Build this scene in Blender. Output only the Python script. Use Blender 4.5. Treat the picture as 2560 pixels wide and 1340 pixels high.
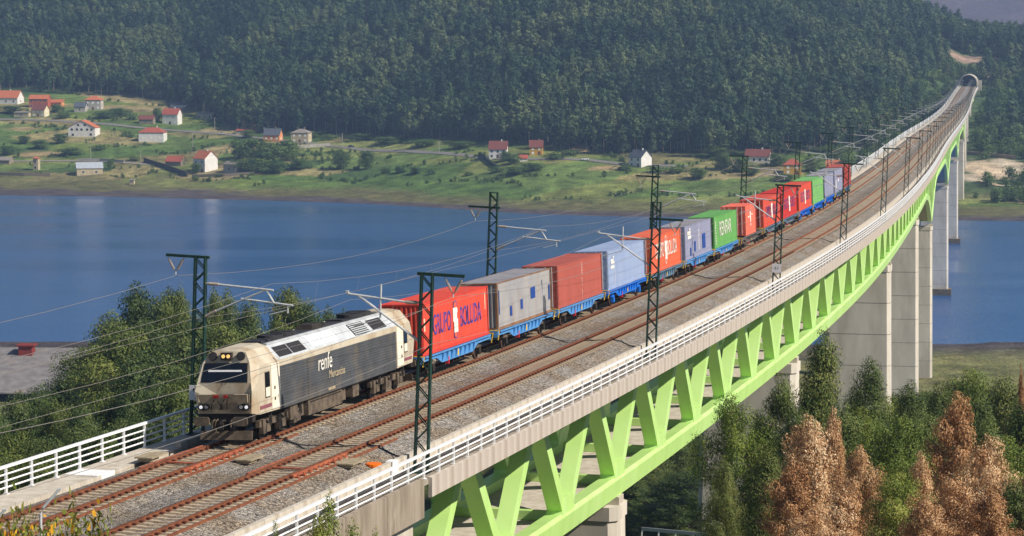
import bpy, math, random
import numpy as np
from mathutils import Vector, Matrix

for o in list(bpy.data.objects):
    bpy.data.objects.remove(o, do_unlink=True)
SC = bpy.context.scene
COL = SC.collection
R = math.radians
rnd = random.Random(7)

# ------------------------------------------------------------------ camera, sky, sun, exposure
F = 5966.8            # focal length in photo pixels (2560 wide)
YH = 134.1            # horizon row
CAMZ = 81.2           # metres above the river
cam = bpy.data.cameras.new('camera')
cam.sensor_width = 36.0
cam.lens = 36.0 * F / 2560.0
cam.clip_start = 1.0
cam.clip_end = 30000.0
co = bpy.data.objects.new('camera', cam)
COL.objects.link(co)
co.location = (0, 0, CAMZ)
co.rotation_euler = (R(90) - math.atan((670 - YH) / F), 0, 0)
SC.camera = co

SUN_AZ, SUN_EL = R(115.5), R(40.0)
w = bpy.data.worlds.new('World')
SC.world = w
w.use_nodes = True
nt = w.node_tree
for n in list(nt.nodes):
    nt.nodes.remove(n)
sky = nt.nodes.new('ShaderNodeTexSky')
sky.sky_type = 'NISHITA'
sky.sun_disc = False
sky.sun_elevation = SUN_EL
sky.sun_rotation = SUN_AZ
sky.air_density = 1.0
sky.dust_density = 0.6
sky.ozone_density = 2.0
bg = nt.nodes.new('ShaderNodeBackground')
bg.inputs['Strength'].default_value = 0.06
wo = nt.nodes.new('ShaderNodeOutputWorld')
nt.links.new(sky.outputs[0], bg.inputs[0])
nt.links.new(bg.outputs[0], wo.inputs[0])

sl = bpy.data.lights.new('sun', 'SUN')
sl.energy = 4.9
sl.angle = R(0.5)
sl.color = (1.0, 0.92, 0.79)
so = bpy.data.objects.new('sun', sl)
COL.objects.link(so)
so.location = (200, -100, 300)
sd = Vector((math.sin(SUN_AZ) * math.cos(SUN_EL), math.cos(SUN_AZ) * math.cos(SUN_EL), math.sin(SUN_EL)))
so.rotation_euler = sd.to_track_quat('Z', 'Y').to_euler()

vs = SC.view_settings
vs.view_transform = 'Standard'
vs.look = 'None'
vs.exposure = 0.35
vs.gamma = 1.0
SC.cycles.use_denoising = True
SC.cycles.max_bounces = 6
SC.cycles.volume_bounces = 0
SC.cycles.transparent_max_bounces = 6
SC.cycles.caustics_reflective = False
SC.cycles.caustics_refractive = False


# ------------------------------------------------------------------ helpers
def lin(c):
    out = []
    for v in c[:3]:
        v = v / 255.0
        out.append(v / 12.92 if v <= 0.04045 else ((v + 0.055) / 1.055) ** 2.4)
    return tuple(out) + (1.0,)


MATS = {}


def M(name, c1, c2=None, scale=2.0, rough=0.75, bump=0.0, bscale=None, metal=0.0, stretch=(1, 1, 1), detail=4.0,
      spec=0.3, lo=0.35, hi=0.65, c3=None, scale3=None, lo3=0.5, hi3=0.75, coat=0.0):
    """a Principled material: c1..c2 mixed by noise, an optional third stain colour, bump from noise"""
    if name in MATS:
        return MATS[name]
    m = bpy.data.materials.new(name)
    m.use_nodes = True
    t = m.node_tree
    b = t.nodes['Principled BSDF']
    b.inputs['Roughness'].default_value = rough
    b.inputs['Metallic'].default_value = metal
    b.inputs['Specular IOR Level'].default_value = spec
    b.inputs['Base Color'].default_value = lin(c1)
    if coat:
        b.inputs['Coat Weight'].default_value = coat
    if c2 is not None or bump:
        tc = t.nodes.new('ShaderNodeTexCoord')
        mp = t.nodes.new('ShaderNodeMapping')
        mp.inputs['Scale'].default_value = stretch
        t.links.new(tc.outputs['Object'], mp.inputs['Vector'])

    def noise(sc, det):
        n = t.nodes.new('ShaderNodeTexNoise')
        n.inputs['Scale'].default_value = sc
        n.inputs['Detail'].default_value = det
        n.inputs['Roughness'].default_value = 0.6
        t.links.new(mp.outputs[0], n.inputs['Vector'])
        return n

    def ramp(src, a, z):
        r = t.nodes.new('ShaderNodeMapRange')
        r.inputs['From Min'].default_value = a
        r.inputs['From Max'].default_value = z
        t.links.new(src, r.inputs['Value'])
        return r.outputs[0]

    def mix(fac, a, bcol):
        x = t.nodes.new('ShaderNodeMix')
        x.data_type = 'RGBA'
        t.links.new(fac, x.inputs[0])
        for v, i in ((a, 6), (bcol, 7)):
            if isinstance(v, tuple):
                x.inputs[i].default_value = v
            else:
                t.links.new(v, x.inputs[i])
        return x.outputs[2]
    if c2 is not None:
        n1 = noise(scale, detail)
        col = mix(ramp(n1.outputs['Fac'], lo, hi), lin(c1), lin(c2))
        if c3 is not None:
            n2 = noise(scale3 or scale * 0.35, detail)
            col = mix(ramp(n2.outputs['Fac'], lo3, hi3), col, lin(c3))
        t.links.new(col, b.inputs['Base Color'])
    if bump:
        n3 = noise(bscale or scale * 3, 3.0)
        bn = t.nodes.new('ShaderNodeBump')
        bn.inputs['Strength'].default_value = min(1.0, bump)
        bn.inputs['Distance'].default_value = 0.05
        t.links.new(n3.outputs['Fac'], bn.inputs['Height'])
        t.links.new(bn.outputs[0], b.inputs['Normal'])
    MATS[name] = m
    return m


class MB:
    """collects faces and links them as ONE mesh object"""

    def __init__(self):
        self.v = []
        self.f = []

    def quad(self, *p):
        i = len(self.v)
        self.v += [tuple(q) for q in p]
        self.f.append(tuple(range(i, i + len(p))))
        return self

    def box(self, c, s, rot=None):
        i = len(self.v)
        hx, hy, hz = s[0] / 2, s[1] / 2, s[2] / 2
        for x, y, z in ((-hx, -hy, -hz), (hx, -hy, -hz), (hx, hy, -hz), (-hx, hy, -hz), (-hx, -hy, hz), (hx, -hy, hz), (hx, hy, hz), (-hx, hy, hz)):
            p = Vector((x, y, z))
            if rot is not None:
                p = rot @ p
            self.v.append((p[0] + c[0], p[1] + c[1], p[2] + c[2]))
        for q in ((0, 3, 2, 1), (4, 5, 6, 7), (0, 1, 5, 4), (1, 2, 6, 5), (2, 3, 7, 6), (3, 0, 4, 7)):
            self.f.append(tuple(i + k for k in q))
        return self

    def b2(self, x0, x1, y0, y1, z0, z1):
        return self.box(((x0 + x1) / 2, (y0 + y1) / 2, (z0 + z1) / 2), (abs(x1 - x0), abs(y1 - y0), abs(z1 - z0)))

    def bar(self, p0, p1, wd, hg, side=None):
        """rectangular bar from p0 to p1, wd along 'side' (a horizontal hint), hg across"""
        p0, p1 = Vector(p0), Vector(p1)
        d = (p1 - p0)
        L = d.length
        d.normalize()
        s = Vector(side) if side is not None else d.cross(Vector((0, 0, 1)))
        if s.length < 1e-4:
            s = Vector((1, 0, 0))
        s = (s - d * s.dot(d)).normalized()
        u = s.cross(d)
        rot = Matrix((s, d, u)).transposed()
        return self.box((p0 + p1) / 2, (wd, L, hg), rot)

    def tube(self, pts, r, n=6, caps=True):
        pts = [Vector(p) for p in pts]
        i0 = len(self.v)
        m = len(pts)
        for k, p in enumerate(pts):
            d = (pts[min(k + 1, m - 1)] - pts[max(k - 1, 0)]).normalized()
            a = Vector((0, 0, 1)) if abs(d.z) < 0.9 else Vector((1, 0, 0))
            u = d.cross(a).normalized()
            v2 = d.cross(u)
            rr = r[k] if isinstance(r, (list, tuple)) else r
            for j in range(n):
                an = 2 * math.pi * j / n
                q = p + u * (math.cos(an) * rr) + v2 * (math.sin(an) * rr)
                self.v.append(tuple(q))
        for k in range(m - 1):
            for j in range(n):
                a, b = i0 + k * n + j, i0 + k * n + (j + 1) % n
                self.f.append((a, b, b + n, a + n))
        if caps:
            self.f.append(tuple(i0 + j for j in range(n - 1, -1, -1)))
            self.f.append(tuple(i0 + (m - 1) * n + j for j in range(n)))
        return self

    def loft(self, rings, close=True, caps=True):
        i0 = len(self.v)
        n = len(rings[0])
        for r_ in rings:
            self.v += [tuple(p) for p in r_]
        for k in range(len(rings) - 1):
            for j in range(n if close else n - 1):
                a, b = i0 + k * n + j, i0 + k * n + (j + 1) % n
                self.f.append((a, b, b + n, a + n))
        if caps and close:
            self.f.append(tuple(i0 + j for j in range(n - 1, -1, -1)))
            self.f.append(tuple(i0 + (len(rings) - 1) * n + j for j in range(n)))
        return self

    def mesh(self, name, mat, smooth=False):
        me = bpy.data.meshes.new(name)
        me.from_pydata(self.v, [], self.f)
        if mat is not None:
            me.materials.append(mat)
        if smooth:
            me.polygons.foreach_set('use_smooth', [True] * len(me.polygons))
        me.update()
        return me

    def build(self, name, mat, parent=None, origin=None, smooth=False):
        if origin is not None:
            ox, oy, oz = origin
            self.v = [(a - ox, b - oy, c - oz) for a, b, c in self.v]
        return link(name, self.mesh(name, mat, smooth), parent)


def link(name, me, parent=None, loc=None, rot=None):
    o = bpy.data.objects.new(name, me)
    COL.objects.link(o)
    if parent is not None:
        o.parent = parent
    if loc is not None:
        o.location = loc
    if rot is not None:
        o.rotation_euler = rot
    return o


def tag(o, label=None, cat=None, group=None, kind=None):
    if label:
        o['label'] = label
    if cat:
        o['category'] = cat
    if group:
        o['group'] = group
    if kind:
        o['kind'] = kind
    return o


def thing(name, label, cat, loc=(0, 0, 0), rot=(0, 0, 0), group=None):
    o = bpy.data.objects.new(name, None)
    COL.objects.link(o)
    o.location = loc
    o.rotation_euler = rot
    o.empty_display_size = 0.1
    return tag(o, label, cat, group)


def copy_tree(o, parent=None):
    c = o.copy()
    COL.objects.link(c)
    c.parent = parent
    for ch in list(o.children):
        copy_tree(ch, c)
    return c


def set_mat(o, mat):
    o.material_slots[0].link = 'OBJECT'
    o.material_slots[0].material = mat


def np_mesh(name, V, nper, mat, smooth=False):
    """fast mesh of separate polygons with nper corners each; V is (N*nper, 3)"""
    V = np.asarray(V, dtype=np.float32).reshape(-1, 3)
    n = len(V) // nper
    me = bpy.data.meshes.new(name)
    me.vertices.add(len(V))
    me.vertices.foreach_set('co', V.ravel())
    me.loops.add(len(V))
    me.loops.foreach_set('vertex_index', np.arange(len(V), dtype=np.int32))
    me.polygons.add(n)
    me.polygons.foreach_set('loop_start', np.arange(0, len(V), nper, dtype=np.int32))
    me.polygons.foreach_set('loop_total', np.full(n, nper, dtype=np.int32))
    if mat is not None:
        me.materials.append(mat)
    me.update(calc_edges=True)
    return me


# ------------------------------------------------------------------ the railway alignment (plan and height along its length)
_X = [-29.17,-17.71,-6.61,4.15,14.6,24.75,34.46,43.58,52.12,60.29,68.25,76.11,83.91,91.7,99.5]
_Y = [42.47,80.8,119.23,157.75,196.36,235.05,273.86,312.8,351.88,391.04,430.24,469.46,508.69,547.92,587.15]
_S0 = [-60 + 40 * i for i in range(15)]
_S1 = [720, 960, 1200, 1440, 1640, 1700]
_X1 = [142.72, 190.04, 237.05, 283.92, 325.36, 338.62]
_Y1 = [802.87, 1038.16, 1273.51, 1508.89, 1704.54, 1763.06]
_ZS = [-60, 0, 60, 120, 180, 240, 300, 400, 500, 620, 740, 860, 980, 1100, 1220, 1340, 1440, 1540, 1640, 1700]
_ZV = [64.67, 63.76, 62.84, 62.2, 61.83, 61.39, 60.73, 59.48, 58.73, 57.67, 56.34, 55.1, 54.2, 53.7, 53.5, 53.8, 54.6, 56.2, 58.7, 60.4]


class Spline:
    def __init__(self, xs, ys):
        xs, ys = np.array(xs, float), np.array(ys, float)
        k = len(xs)
        h = np.diff(xs)
        A = np.eye(k)
        b = np.zeros(k)
        for i in range(1, k - 1):
            A[i, i - 1], A[i, i], A[i, i + 1] = h[i - 1], 2 * (h[i - 1] + h[i]), h[i]
            b[i] = 6 * ((ys[i + 1] - ys[i]) / h[i] - (ys[i] - ys[i - 1]) / h[i - 1])
        self.x, self.y, self.m, self.h = xs, ys, np.linalg.solve(A, b), h

    def __call__(self, x):
        i = np.clip(np.searchsorted(self.x, x) - 1, 0, len(self.x) - 2)
        H, a, c = self.h[i], x - self.x[i], self.x[i + 1] - x
        m, y = self.m, self.y
        return m[i] * c ** 3 / (6 * H) + m[i + 1] * a ** 3 / (6 * H) + (y[i] / H - m[i] * H / 6) * c + (y[i + 1] / H - m[i + 1] * H / 6) * a


_sx, _sy, _sz = Spline(_S0 + _S1, _X + _X1), Spline(_S0 + _S1, _Y + _Y1), Spline(_ZS, _ZV)
SG = np.arange(-60, 1701, 1.0)
XG, YG, ZG = _sx(SG), _sy(SG), _sz(SG)
TG = np.arctan2(np.gradient(XG), np.gradient(YG))
GG = np.gradient(ZG)


def at_s(s):
    return (float(np.interp(s, SG, XG)), float(np.interp(s, SG, YG)), float(np.interp(s, SG, ZG)), float(np.interp(s, SG, TG)), float(np.interp(s, SG, GG)))


def P(s, lat, dh):
    x, y, z, t, g = at_s(s)
    return Vector((x + lat * math.cos(t), y - lat * math.sin(t), z + dh))


def rot_at(s, roll=0.0):
    x, y, z, t, g = at_s(s)
    return (math.atan(g), roll, -t)


def srange(a, b, near=4.0):
    out = [a]
    while out[-1] < b - 1e-6:
        s = out[-1]
        st = near if s < 150 else (8.0 if s < 400 else 20.0)
        out.append(min(b, s + st))
    return out


def sweep(prof, a, b, near=4.0, close=True, caps=True, mb=None, lfun=None):
    mb = mb or MB()
    rings = []
    for s in srange(a, b, near):
        x, y, z, t, g = at_s(s)
        c, sn = math.cos(t), math.sin(t)
        pr = lfun(s) if lfun else prof
        rings.append([(x + l * c, y - l * sn, z + h) for l, h in pr])
    return mb.loft(rings, close, caps)


# ------------------------------------------------------------------ terrain: heights as a function of place
_cx = np.array([-3000, 0, 300, 450, 600, 900, 1100, 1300, 1500, 1800, 2100, 2400, 2560, 5500], float)
_wy = np.array([484, 488, 492, 495, 498, 508, 520, 532, 540, 544, 547, 550, 552, 555], float)      # row of the far water's edge
_ey = np.array([215, 222, 240, 268, 330, 346, 352, 362, 388, 392, 385, 395, 392, 390], float)      # row of the forest edge
_ew = np.array([485, 478, 456, 434, 314, 292, 256, 230, 204, 188, 208, 256, 256, 260], float)      # depth of the open land
_sl = np.array([.25, .25, .25, .26, .27, .27, .27, .27, .27, .26, .185, .118, .108, .10], float)
_nd = np.array([0, 20, 50, 80, 100, 130, 160, 230, 320, 420, 520, 600, 640], float)
_nz = np.array([79.4, 75.5, 67.5, 60.5, 55.5, 49, 43.5, 32.5, 20.5, 10, 3.2, 1.2, 0.7], float)
_rng = np.random.RandomState(3)
_perm = _rng.rand(64, 64)


def vnoise(x, y):
    xi, yi = np.floor(x).astype(int), np.floor(y).astype(int)
    fx, fy = x - xi, y - yi
    fx, fy = fx * fx * (3 - 2 * fx), fy * fy * (3 - 2 * fy)
    g = lambda i, j: _perm[i % 64, j % 64]
    return (g(xi, yi) * (1 - fx) + g(xi + 1, yi) * fx) * (1 - fy) + (g(xi, yi + 1) * (1 - fx) + g(xi + 1, yi + 1) * fx) * fy


def fbm(x, y, o=4):
    a, s, t = 0.5, 0.0, 0.0
    for k in range(o):
        s = s + a * vnoise(x * 2 ** k + 17 * k, y * 2 ** k + 9 * k)
        t += a
        a *= 0.5
    return s / t


def shore_d(xi):
    return CAMZ * F / (np.interp(xi, _cx, _wy) - YH)


def edge_d(xi):
    return shore_d(xi) + np.interp(xi, _cx, _ew)


def terrain(X, Y):
    X, Y = np.asarray(X, float), np.asarray(Y, float)
    Ys = np.maximum(Y, 1.0)
    xi = 1280 + F * X / Ys
    d = Ys
    ds = shore_d(xi) + 14 * (fbm(X / 60.0, Y / 60.0) - .5)
    ew = np.interp(xi, _cx, _ew)
    de = ds + ew
    ze = CAMZ - (np.interp(xi, _cx, _ey) - YH) / F * de
    t = np.clip((d - ds) / ew, 0, None)
    tt = np.clip((t - 0.2) / 0.8, 0, 1)
    vil = np.where(t < 0.2, t / 0.2 * 1.6, 1.6 + (ze - 1.6) * (0.75 * tt + 0.25 * tt * tt * (3 - 2 * tt)))
    up = d - de
    slope = np.interp(xi, _cx, _sl)
    hill = ze + slope * np.clip(up, 0, 640) + 0.03 * np.clip(up - 640, 0, None) - 0.05 * np.clip(up - 640, 0, 600)
    hill = hill + np.clip(up, 0, 250) / 250 * 24 * (fbm(X / 190.0 + 5, Y / 190.0 + 3) - .5)
    hill = hill + 0.105 * np.clip(d - 3300, 0, 1900)
    far = np.where(t < 1, vil, hill)
    near = np.interp(d, _nd, _nz) + np.clip(d / 60, 0, 1) * np.clip((640 - d) / 200, 0, 1) * 3 * (fbm(X / 23.0, Y / 23.0) - .5)
    dn = 672 + 20 * (fbm(X / 50.0 + 3, Y / 50.0) - .5)
    near = np.where(d > 640, 0.7 * np.clip((dn - d) / 32, -5, 1), near)
    mid = (dn + ds) / 2
    z = np.where(d < mid, near, far)
    bed = np.where(d < mid, -(d - dn) * 0.08, (d - ds) * 0.03)
    z = np.where((d > dn) & (d < ds), np.maximum(bed, -3.0), z)
    # embankment carrying the line up to the abutment
    m = (Y > 20) & (Y < 190) & (np.abs(X) < 120)
    if np.any(m):
        ss = np.arange(-60, 40, 2.0)
        px, py, pz, pt = np.interp(ss, SG, XG), np.interp(ss, SG, YG), np.interp(ss, SG, ZG), np.interp(ss, SG, TG)
        Xm, Ym = X[m], Y[m]
        dd = (Xm[:, None] - px) ** 2 + (Ym[:, None] - py) ** 2
        i = dd.argmin(1)
        r_ = np.sqrt(dd[np.arange(len(i)), i])
        s = ss[i]
        z0 = pz[i] - 1.9
        fall = np.clip(r_ - 6.5, 0, None) / 1.5 + np.clip(s + 16, 0, None) / 1.25
        zz = np.maximum(z[m], z0 - fall)
        inside = (r_ < 7.4) & (s < 4)
        zz = np.where(inside, np.minimum(zz, z0), zz)
        z = z.copy()
        z[m] = zz
    return z


def tz(x, y):
    return float(terrain(np.array([x]), np.array([y]))[0])


def ray(xp, yp, d):
    """world point seen at photo pixel (xp, yp) at depth d"""
    th = math.atan((670 - YH) / F)
    a, b = (xp - 1280) / F, (670 - yp) / F
    dy, dz = math.cos(th) + b * math.sin(th), -math.sin(th) + b * math.cos(th)
    k = d / dy
    return Vector((a * k, d, CAMZ + dz * k))


def ground(xp, yp, d0=900.0, d1=4000.0):
    """the place on the ground behind a photo pixel, and the local pixels per metre"""
    ds = np.arange(d0, d1, 1.5)
    p = ray(xp, yp, 1.0)
    kx, kz = p.x, p.z - CAMZ
    zz = terrain(kx * ds, ds)
    hit = np.nonzero(zz >= CAMZ + kz * ds)[0]
    d = float(ds[hit[0]]) if len(hit) else d1
    v = Vector((kx * d, d, tz(kx * d, d)))
    return v, F / d


# fields and ground colours by place
_seeds = np.stack([_rng.uniform(-520, 520, 420), _rng.uniform(1150, 2000, 420)], 1)
_pal = np.array([lin(c)[:3] for c in ((96, 118, 58), (114, 130, 64), (132, 138, 78), (84, 108, 52), (150, 140, 94), (106, 126, 66), (160, 146, 104), (90, 114, 56), (78, 102, 54), (126, 134, 72), (138, 132, 86))])
_cell = _rng.randint(0, len(_pal), 420)


def ground_colour(X, Y, Z):
    xi = 1280 + F * X / np.maximum(Y, 1)
    ds = shore_d(xi)
    de = edge_d(xi)
    n = len(X)
    col = np.zeros((n, 3))
    nz = fbm(X / 35.0, Y / 35.0)[:, None]
    nf = fbm(X / 7.0, Y / 7.0)[:, None]
    L = lambda c: np.array(lin(c)[:3])
    near = L((92, 86, 56)) * (1 - nf) + L((70, 84, 42)) * nf
    marsh = L((120, 112, 76)) * (1 - nf) + L((84, 92, 54)) * nf
    marsh = marsh * (0.75 + 0.5 * nz)
    mud = L((92, 84, 86)) * (0.5 + 0.7 * nf)
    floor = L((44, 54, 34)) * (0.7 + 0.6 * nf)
    # field cells
    fld = np.zeros((n, 3))
    idx = np.nonzero((Y > 1000) & (Y < de + 40) & (np.abs(X) < 700))[0]
    if len(idx):
        wx = X[idx] + 16 * (fbm(X[idx] / 40, Y[idx] / 40) - .5)
        wy = Y[idx] + 16 * (fbm(X[idx] / 40 + 8, Y[idx] / 40) - .5)
        best = np.zeros(len(idx), int)
        bd = np.full(len(idx), 1e18)
        for k in range(len(_seeds)):
            d2 = ((wx - _seeds[k, 0]) * 0.6) ** 2 + (wy - _seeds[k, 1]) ** 2
            q = d2 < bd
            bd[q] = d2[q]
            best[q] = k
        fld[idx] = _pal[_cell[best]]
    fld = fld * (0.5 + 0.8 * nf) * (0.72 + .5 * nz)
    t = (Y - ds) / np.maximum(de - ds, 1)
    col[:] = near
    far = Y > 900
    a = np.clip((t - 0.22) / 0.1 + (nz[:, 0] - .5) * 2, 0, 1)[:, None]
    c = marsh * (1 - a) + fld * a
    mudf = np.clip((1.2 - Z) / 0.4 + (nz[:, 0] - .5) * 3.6 + (nf[:, 0] - .5) * 1.5, 0, 1)[:, None]
    c = c * (1 - mudf) + mud * mudf
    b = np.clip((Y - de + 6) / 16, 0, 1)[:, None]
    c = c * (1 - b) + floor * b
    # rough scrub land right of the line
    sc = np.clip((xi - 2080) / 120, 0, 1)[:, None] * np.clip((t - .3) * 5, 0, 1)[:, None]
    scrub = L((74, 92, 56)) * (0.6 + 0.8 * nf)
    c = c * (1 - sc) + scrub * sc
    hl = np.clip((Y - 2900) / 300, 0, 1)[:, None]
    c = c * (1 - hl) + L((92, 82, 92)) * (0.7 + .6 * nz) * hl
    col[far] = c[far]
    m2 = (~far) & (Y > 430)
    g = np.clip((Y - 430) / 90, 0, 1)[:, None]
    mm = marsh * 1.3
    md = np.clip((0.95 - Z) / 0.5 + (nz[:, 0] - .55) * 2.2, 0, 1)[:, None] * np.clip((Y - 560) / 40, 0, 1)[:, None]
    cc = near * (1 - g) + mm * g
    cc = cc * (1 - md) + mud * 0.8 * md
    col[m2] = cc[m2]
    # bare sand and rock: the clearing by the far piers, the scar above the tunnel
    def patch(cx_, cy_, rx, ry, c_, soft=.35):
        r_ = np.sqrt(((X - cx_) / rx) ** 2 + ((Y - cy_) / ry) ** 2) + (nf[:, 0] - .5) * .7
        k = np.clip((1 - r_) / soft, 0, 1)[:, None]
        col[:] = col * (1 - k) + L(c_) * (0.85 + .3 * nf) * k
    for xp, yp, rx, ry, c_ in PATCHES:
        v, s_ = ground(xp, yp)
        patch(v.x, v.y, rx / s_, ry, c_)
    return col


PATCHES = [(2470, 424, 75, 46, (206, 184, 156)), (2530, 412, 42, 40, (200, 184, 160)), (2420, 445, 36, 16, (196, 180, 158)),
           (2415, 150, 84, 24, (166, 140, 122)), (2425, 192, 46, 26, (150, 120, 102)), (2470, 188, 16, 22, (158, 128, 110)),
           (630, 320, 45, 22, (168, 142, 104)), (1440, 378, 34, 14, (160, 138, 100)), (100, 385, 70, 10, (158, 138, 100)),
           (60, 322, 55, 8, (160, 144, 104)), (1520, 420, 60, 10, (168, 146, 108)), (1400, 402, 60, 10, (128, 128, 74))]

ter_cols = np.concatenate([np.linspace(-3000, -200, 40)[:-1], np.arange(-200, 2770, 8.0), np.linspace(2770, 5500, 40)])
ter_rows = np.concatenate([np.arange(8, 60, 4.0), np.arange(60, 200, 4.0), np.arange(200, 700, 10.0), np.arange(700, 1080, 40.0), np.arange(1080, 1900, 5.0),
                           np.arange(1900, 2700, 16.0), np.arange(2700, 6200, 100.0)])
gx = ((ter_cols - 1280) / F)[None, :] * ter_rows[:, None]
gy = np.repeat(ter_rows[:, None], len(ter_cols), 1)
gz = terrain(gx.ravel(), gy.ravel())
tv = np.stack([gx.ravel(), gy.ravel(), gz], 1)
nr, ncl = gx.shape
ii = (np.arange(nr - 1)[:, None] * ncl + np.arange(ncl - 1)[None, :]).ravel()
tf = np.stack([ii, ii + 1, ii + ncl + 1, ii + ncl], 1)
tm = bpy.data.meshes.new('terrain')
tm.vertices.add(len(tv))
tm.vertices.foreach_set('co', tv.astype(np.float32).ravel())
tm.loops.add(tf.size)
tm.loops.foreach_set('vertex_index', tf.astype(np.int32).ravel())
tm.polygons.add(len(tf))
tm.polygons.foreach_set('loop_start', np.arange(0, tf.size, 4, dtype=np.int32))
tm.polygons.foreach_set('loop_total', np.full(len(tf), 4, dtype=np.int32))
tm.polygons.foreach_set('use_smooth', np.ones(len(tf), dtype=bool))
tm.update(calc_edges=True)
ca = tm.color_attributes.new('ground', 'FLOAT_COLOR', 'POINT')
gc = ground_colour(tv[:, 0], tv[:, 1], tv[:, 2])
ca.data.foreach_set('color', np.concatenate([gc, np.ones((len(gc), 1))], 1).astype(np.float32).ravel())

tmat = bpy.data.materials.new('ground')
tmat.use_nodes = True
t = tmat.node_tree
b = t.nodes['Principled BSDF']
b.inputs['Roughness'].default_value = 0.95
b.inputs['Specular IOR Level'].default_value = 0.1
at = t.nodes.new('ShaderNodeAttribute')
at.attribute_name = 'ground'
geo = t.nodes.new('ShaderNodeNewGeometry')
n1 = t.nodes.new('ShaderNodeTexNoise')
n1.inputs['Scale'].default_value = 0.9
n1.inputs['Detail'].default_value = 6
t.links.new(geo.outputs['Position'], n1.inputs['Vector'])
mr = t.nodes.new('ShaderNodeMapRange')
mr.inputs['From Min'].default_value = 0.3
mr.inputs['From Max'].default_value = 0.7
mr.inputs['To Min'].default_value = 0.55
mr.inputs['To Max'].default_value = 1.4
t.links.new(n1.outputs['Fac'], mr.inputs['Value'])
mu = t.nodes.new('ShaderNodeVectorMath')
mu.operation = 'SCALE'
n2 = t.nodes.new('ShaderNodeTexNoise')
n2.inputs['Scale'].default_value = 0.11
n2.inputs['Detail'].default_value = 5
n2.inputs['Roughness'].default_value = .7
t.links.new(geo.outputs['Position'], n2.inputs['Vector'])
mr2 = t.nodes.new('ShaderNodeMapRange')
mr2.inputs['From Min'].default_value = 0.32
mr2.inputs['From Max'].default_value = 0.66
mr2.inputs['To Min'].default_value = 0.5
mr2.inputs['To Max'].default_value = 1.35
t.links.new(n2.outputs['Fac'], mr2.inputs['Value'])
mm2 = t.nodes.new('ShaderNodeMath')
mm2.operation = 'MULTIPLY'
t.links.new(mr.outputs[0], mm2.inputs[0])
t.links.new(mr2.outputs[0], mm2.inputs[1])
t.links.new(at.outputs['Color'], mu.inputs[0])
t.links.new(mm2.outputs[0], mu.inputs['Scale'])
t.links.new(mu.outputs[0], b.inputs['Base Color'])
bn = t.nodes.new('ShaderNodeBump')
bn.inputs['Strength'].default_value = 0.8
bn.inputs['Distance'].default_value = 0.6
t.links.new(n1.outputs['Fac'], bn.inputs['Height'])
t.links.new(bn.outputs[0], b.inputs['Normal'])
tm.materials.append(tmat)
tag(link('terrain', tm), kind='structure')

# ------------------------------------------------------------------ river
wm = bpy.data.materials.new('river_water')
wm.use_nodes = True
t = wm.node_tree
b = t.nodes['Principled BSDF']
b.inputs['Base Color'].default_value = (0.018, 0.10, 0.31, 1)
b.inputs['Roughness'].default_value = 0.12
b.inputs['IOR'].default_value = 1.33
geo = t.nodes.new('ShaderNodeNewGeometry')
mp = t.nodes.new('ShaderNodeMapping')
mp.inputs['Scale'].default_value = (1, 0.55, 1)
t.links.new(geo.outputs['Position'], mp.inputs['Vector'])
nA = t.nodes.new('ShaderNodeTexNoise')
nA.inputs['Scale'].default_value = 0.55
nA.inputs['Detail'].default_value = 5
nA.inputs['Roughness'].default_value = 0.62
t.links.new(mp.outputs[0], nA.inputs['Vector'])
nB = t.nodes.new('ShaderNodeTexNoise')
nB.inputs['Scale'].default_value = 0.012
nB.inputs['Detail'].default_value = 4
mpB = t.nodes.new('ShaderNodeMapping')
mpB.inputs['Scale'].default_value = (0.45, 1.6, 1)
t.links.new(geo.outputs['Position'], mpB.inputs['Vector'])
t.links.new(mpB.outputs[0], nB.inputs['Vector'])
mrB = t.nodes.new('ShaderNodeMapRange')
mrB.inputs['From Min'].default_value = 0.38
mrB.inputs['From Max'].default_value = 0.62
mrB.inputs['To Min'].default_value = 0.22
mrB.inputs['To Max'].default_value = 1.0
t.links.new(nB.outputs['Fac'], mrB.inputs['Value'])
bn = t.nodes.new('ShaderNodeBump')
bn.inputs['Distance'].default_value = 0.5
t.links.new(mrB.outputs[0], bn.inputs['Strength'])
t.links.new(nA.outputs['Fac'], bn.inputs['Height'])
t.links.new(bn.outputs[0], b.inputs['Normal'])
rv = MB()
rv.quad((-4500, 560, 0), (4500, 560, 0), (4500, 2600, 0), (-4500, 2600, 0))
tag(rv.build('river', wm), kind='structure')

# ------------------------------------------------------------------ materials of the line
concrete = M('concrete', (164, 155, 143), (140, 131, 119), scale=0.9, rough=0.9, bump=0.25, bscale=6, stretch=(1, 1, .25), c3=(134, 124, 112), scale3=0.5, lo3=.58, hi3=.85, spec=.15)
conc_pale = M('pale_concrete', (202, 194, 182), (176, 166, 152), scale=1.2, rough=0.9, bump=0.2, bscale=8, stretch=(1.6, 1.6, .2), c3=(150, 128, 104), scale3=1.0, lo3=.6, hi3=.85, spec=.15)
conc_stain = M('stained_concrete', (192, 182, 172), (172, 160, 149), scale=.9, rough=0.9, bump=0.1, bscale=8, stretch=(1.5, 1.5, .12), c3=(152, 136, 122), scale3=.5, lo3=.55, hi3=.85, spec=.15)
conc_old = M('old_concrete', (158, 146, 132), (128, 116, 102), scale=1.1, rough=0.92, bump=0.2, bscale=6, stretch=(1.2, 1.2, .3), c3=(190, 180, 166), scale3=.9, lo3=.58, hi3=.8, spec=.12)
conc_pier = M('pier_concrete', (216, 208, 196), (192, 184, 172), scale=0.35, rough=0.92, bump=0.15, bscale=4, stretch=(1, 1, .3), c3=(160, 152, 142), scale3=.22, lo3=.55, hi3=.8, spec=.12)
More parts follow.
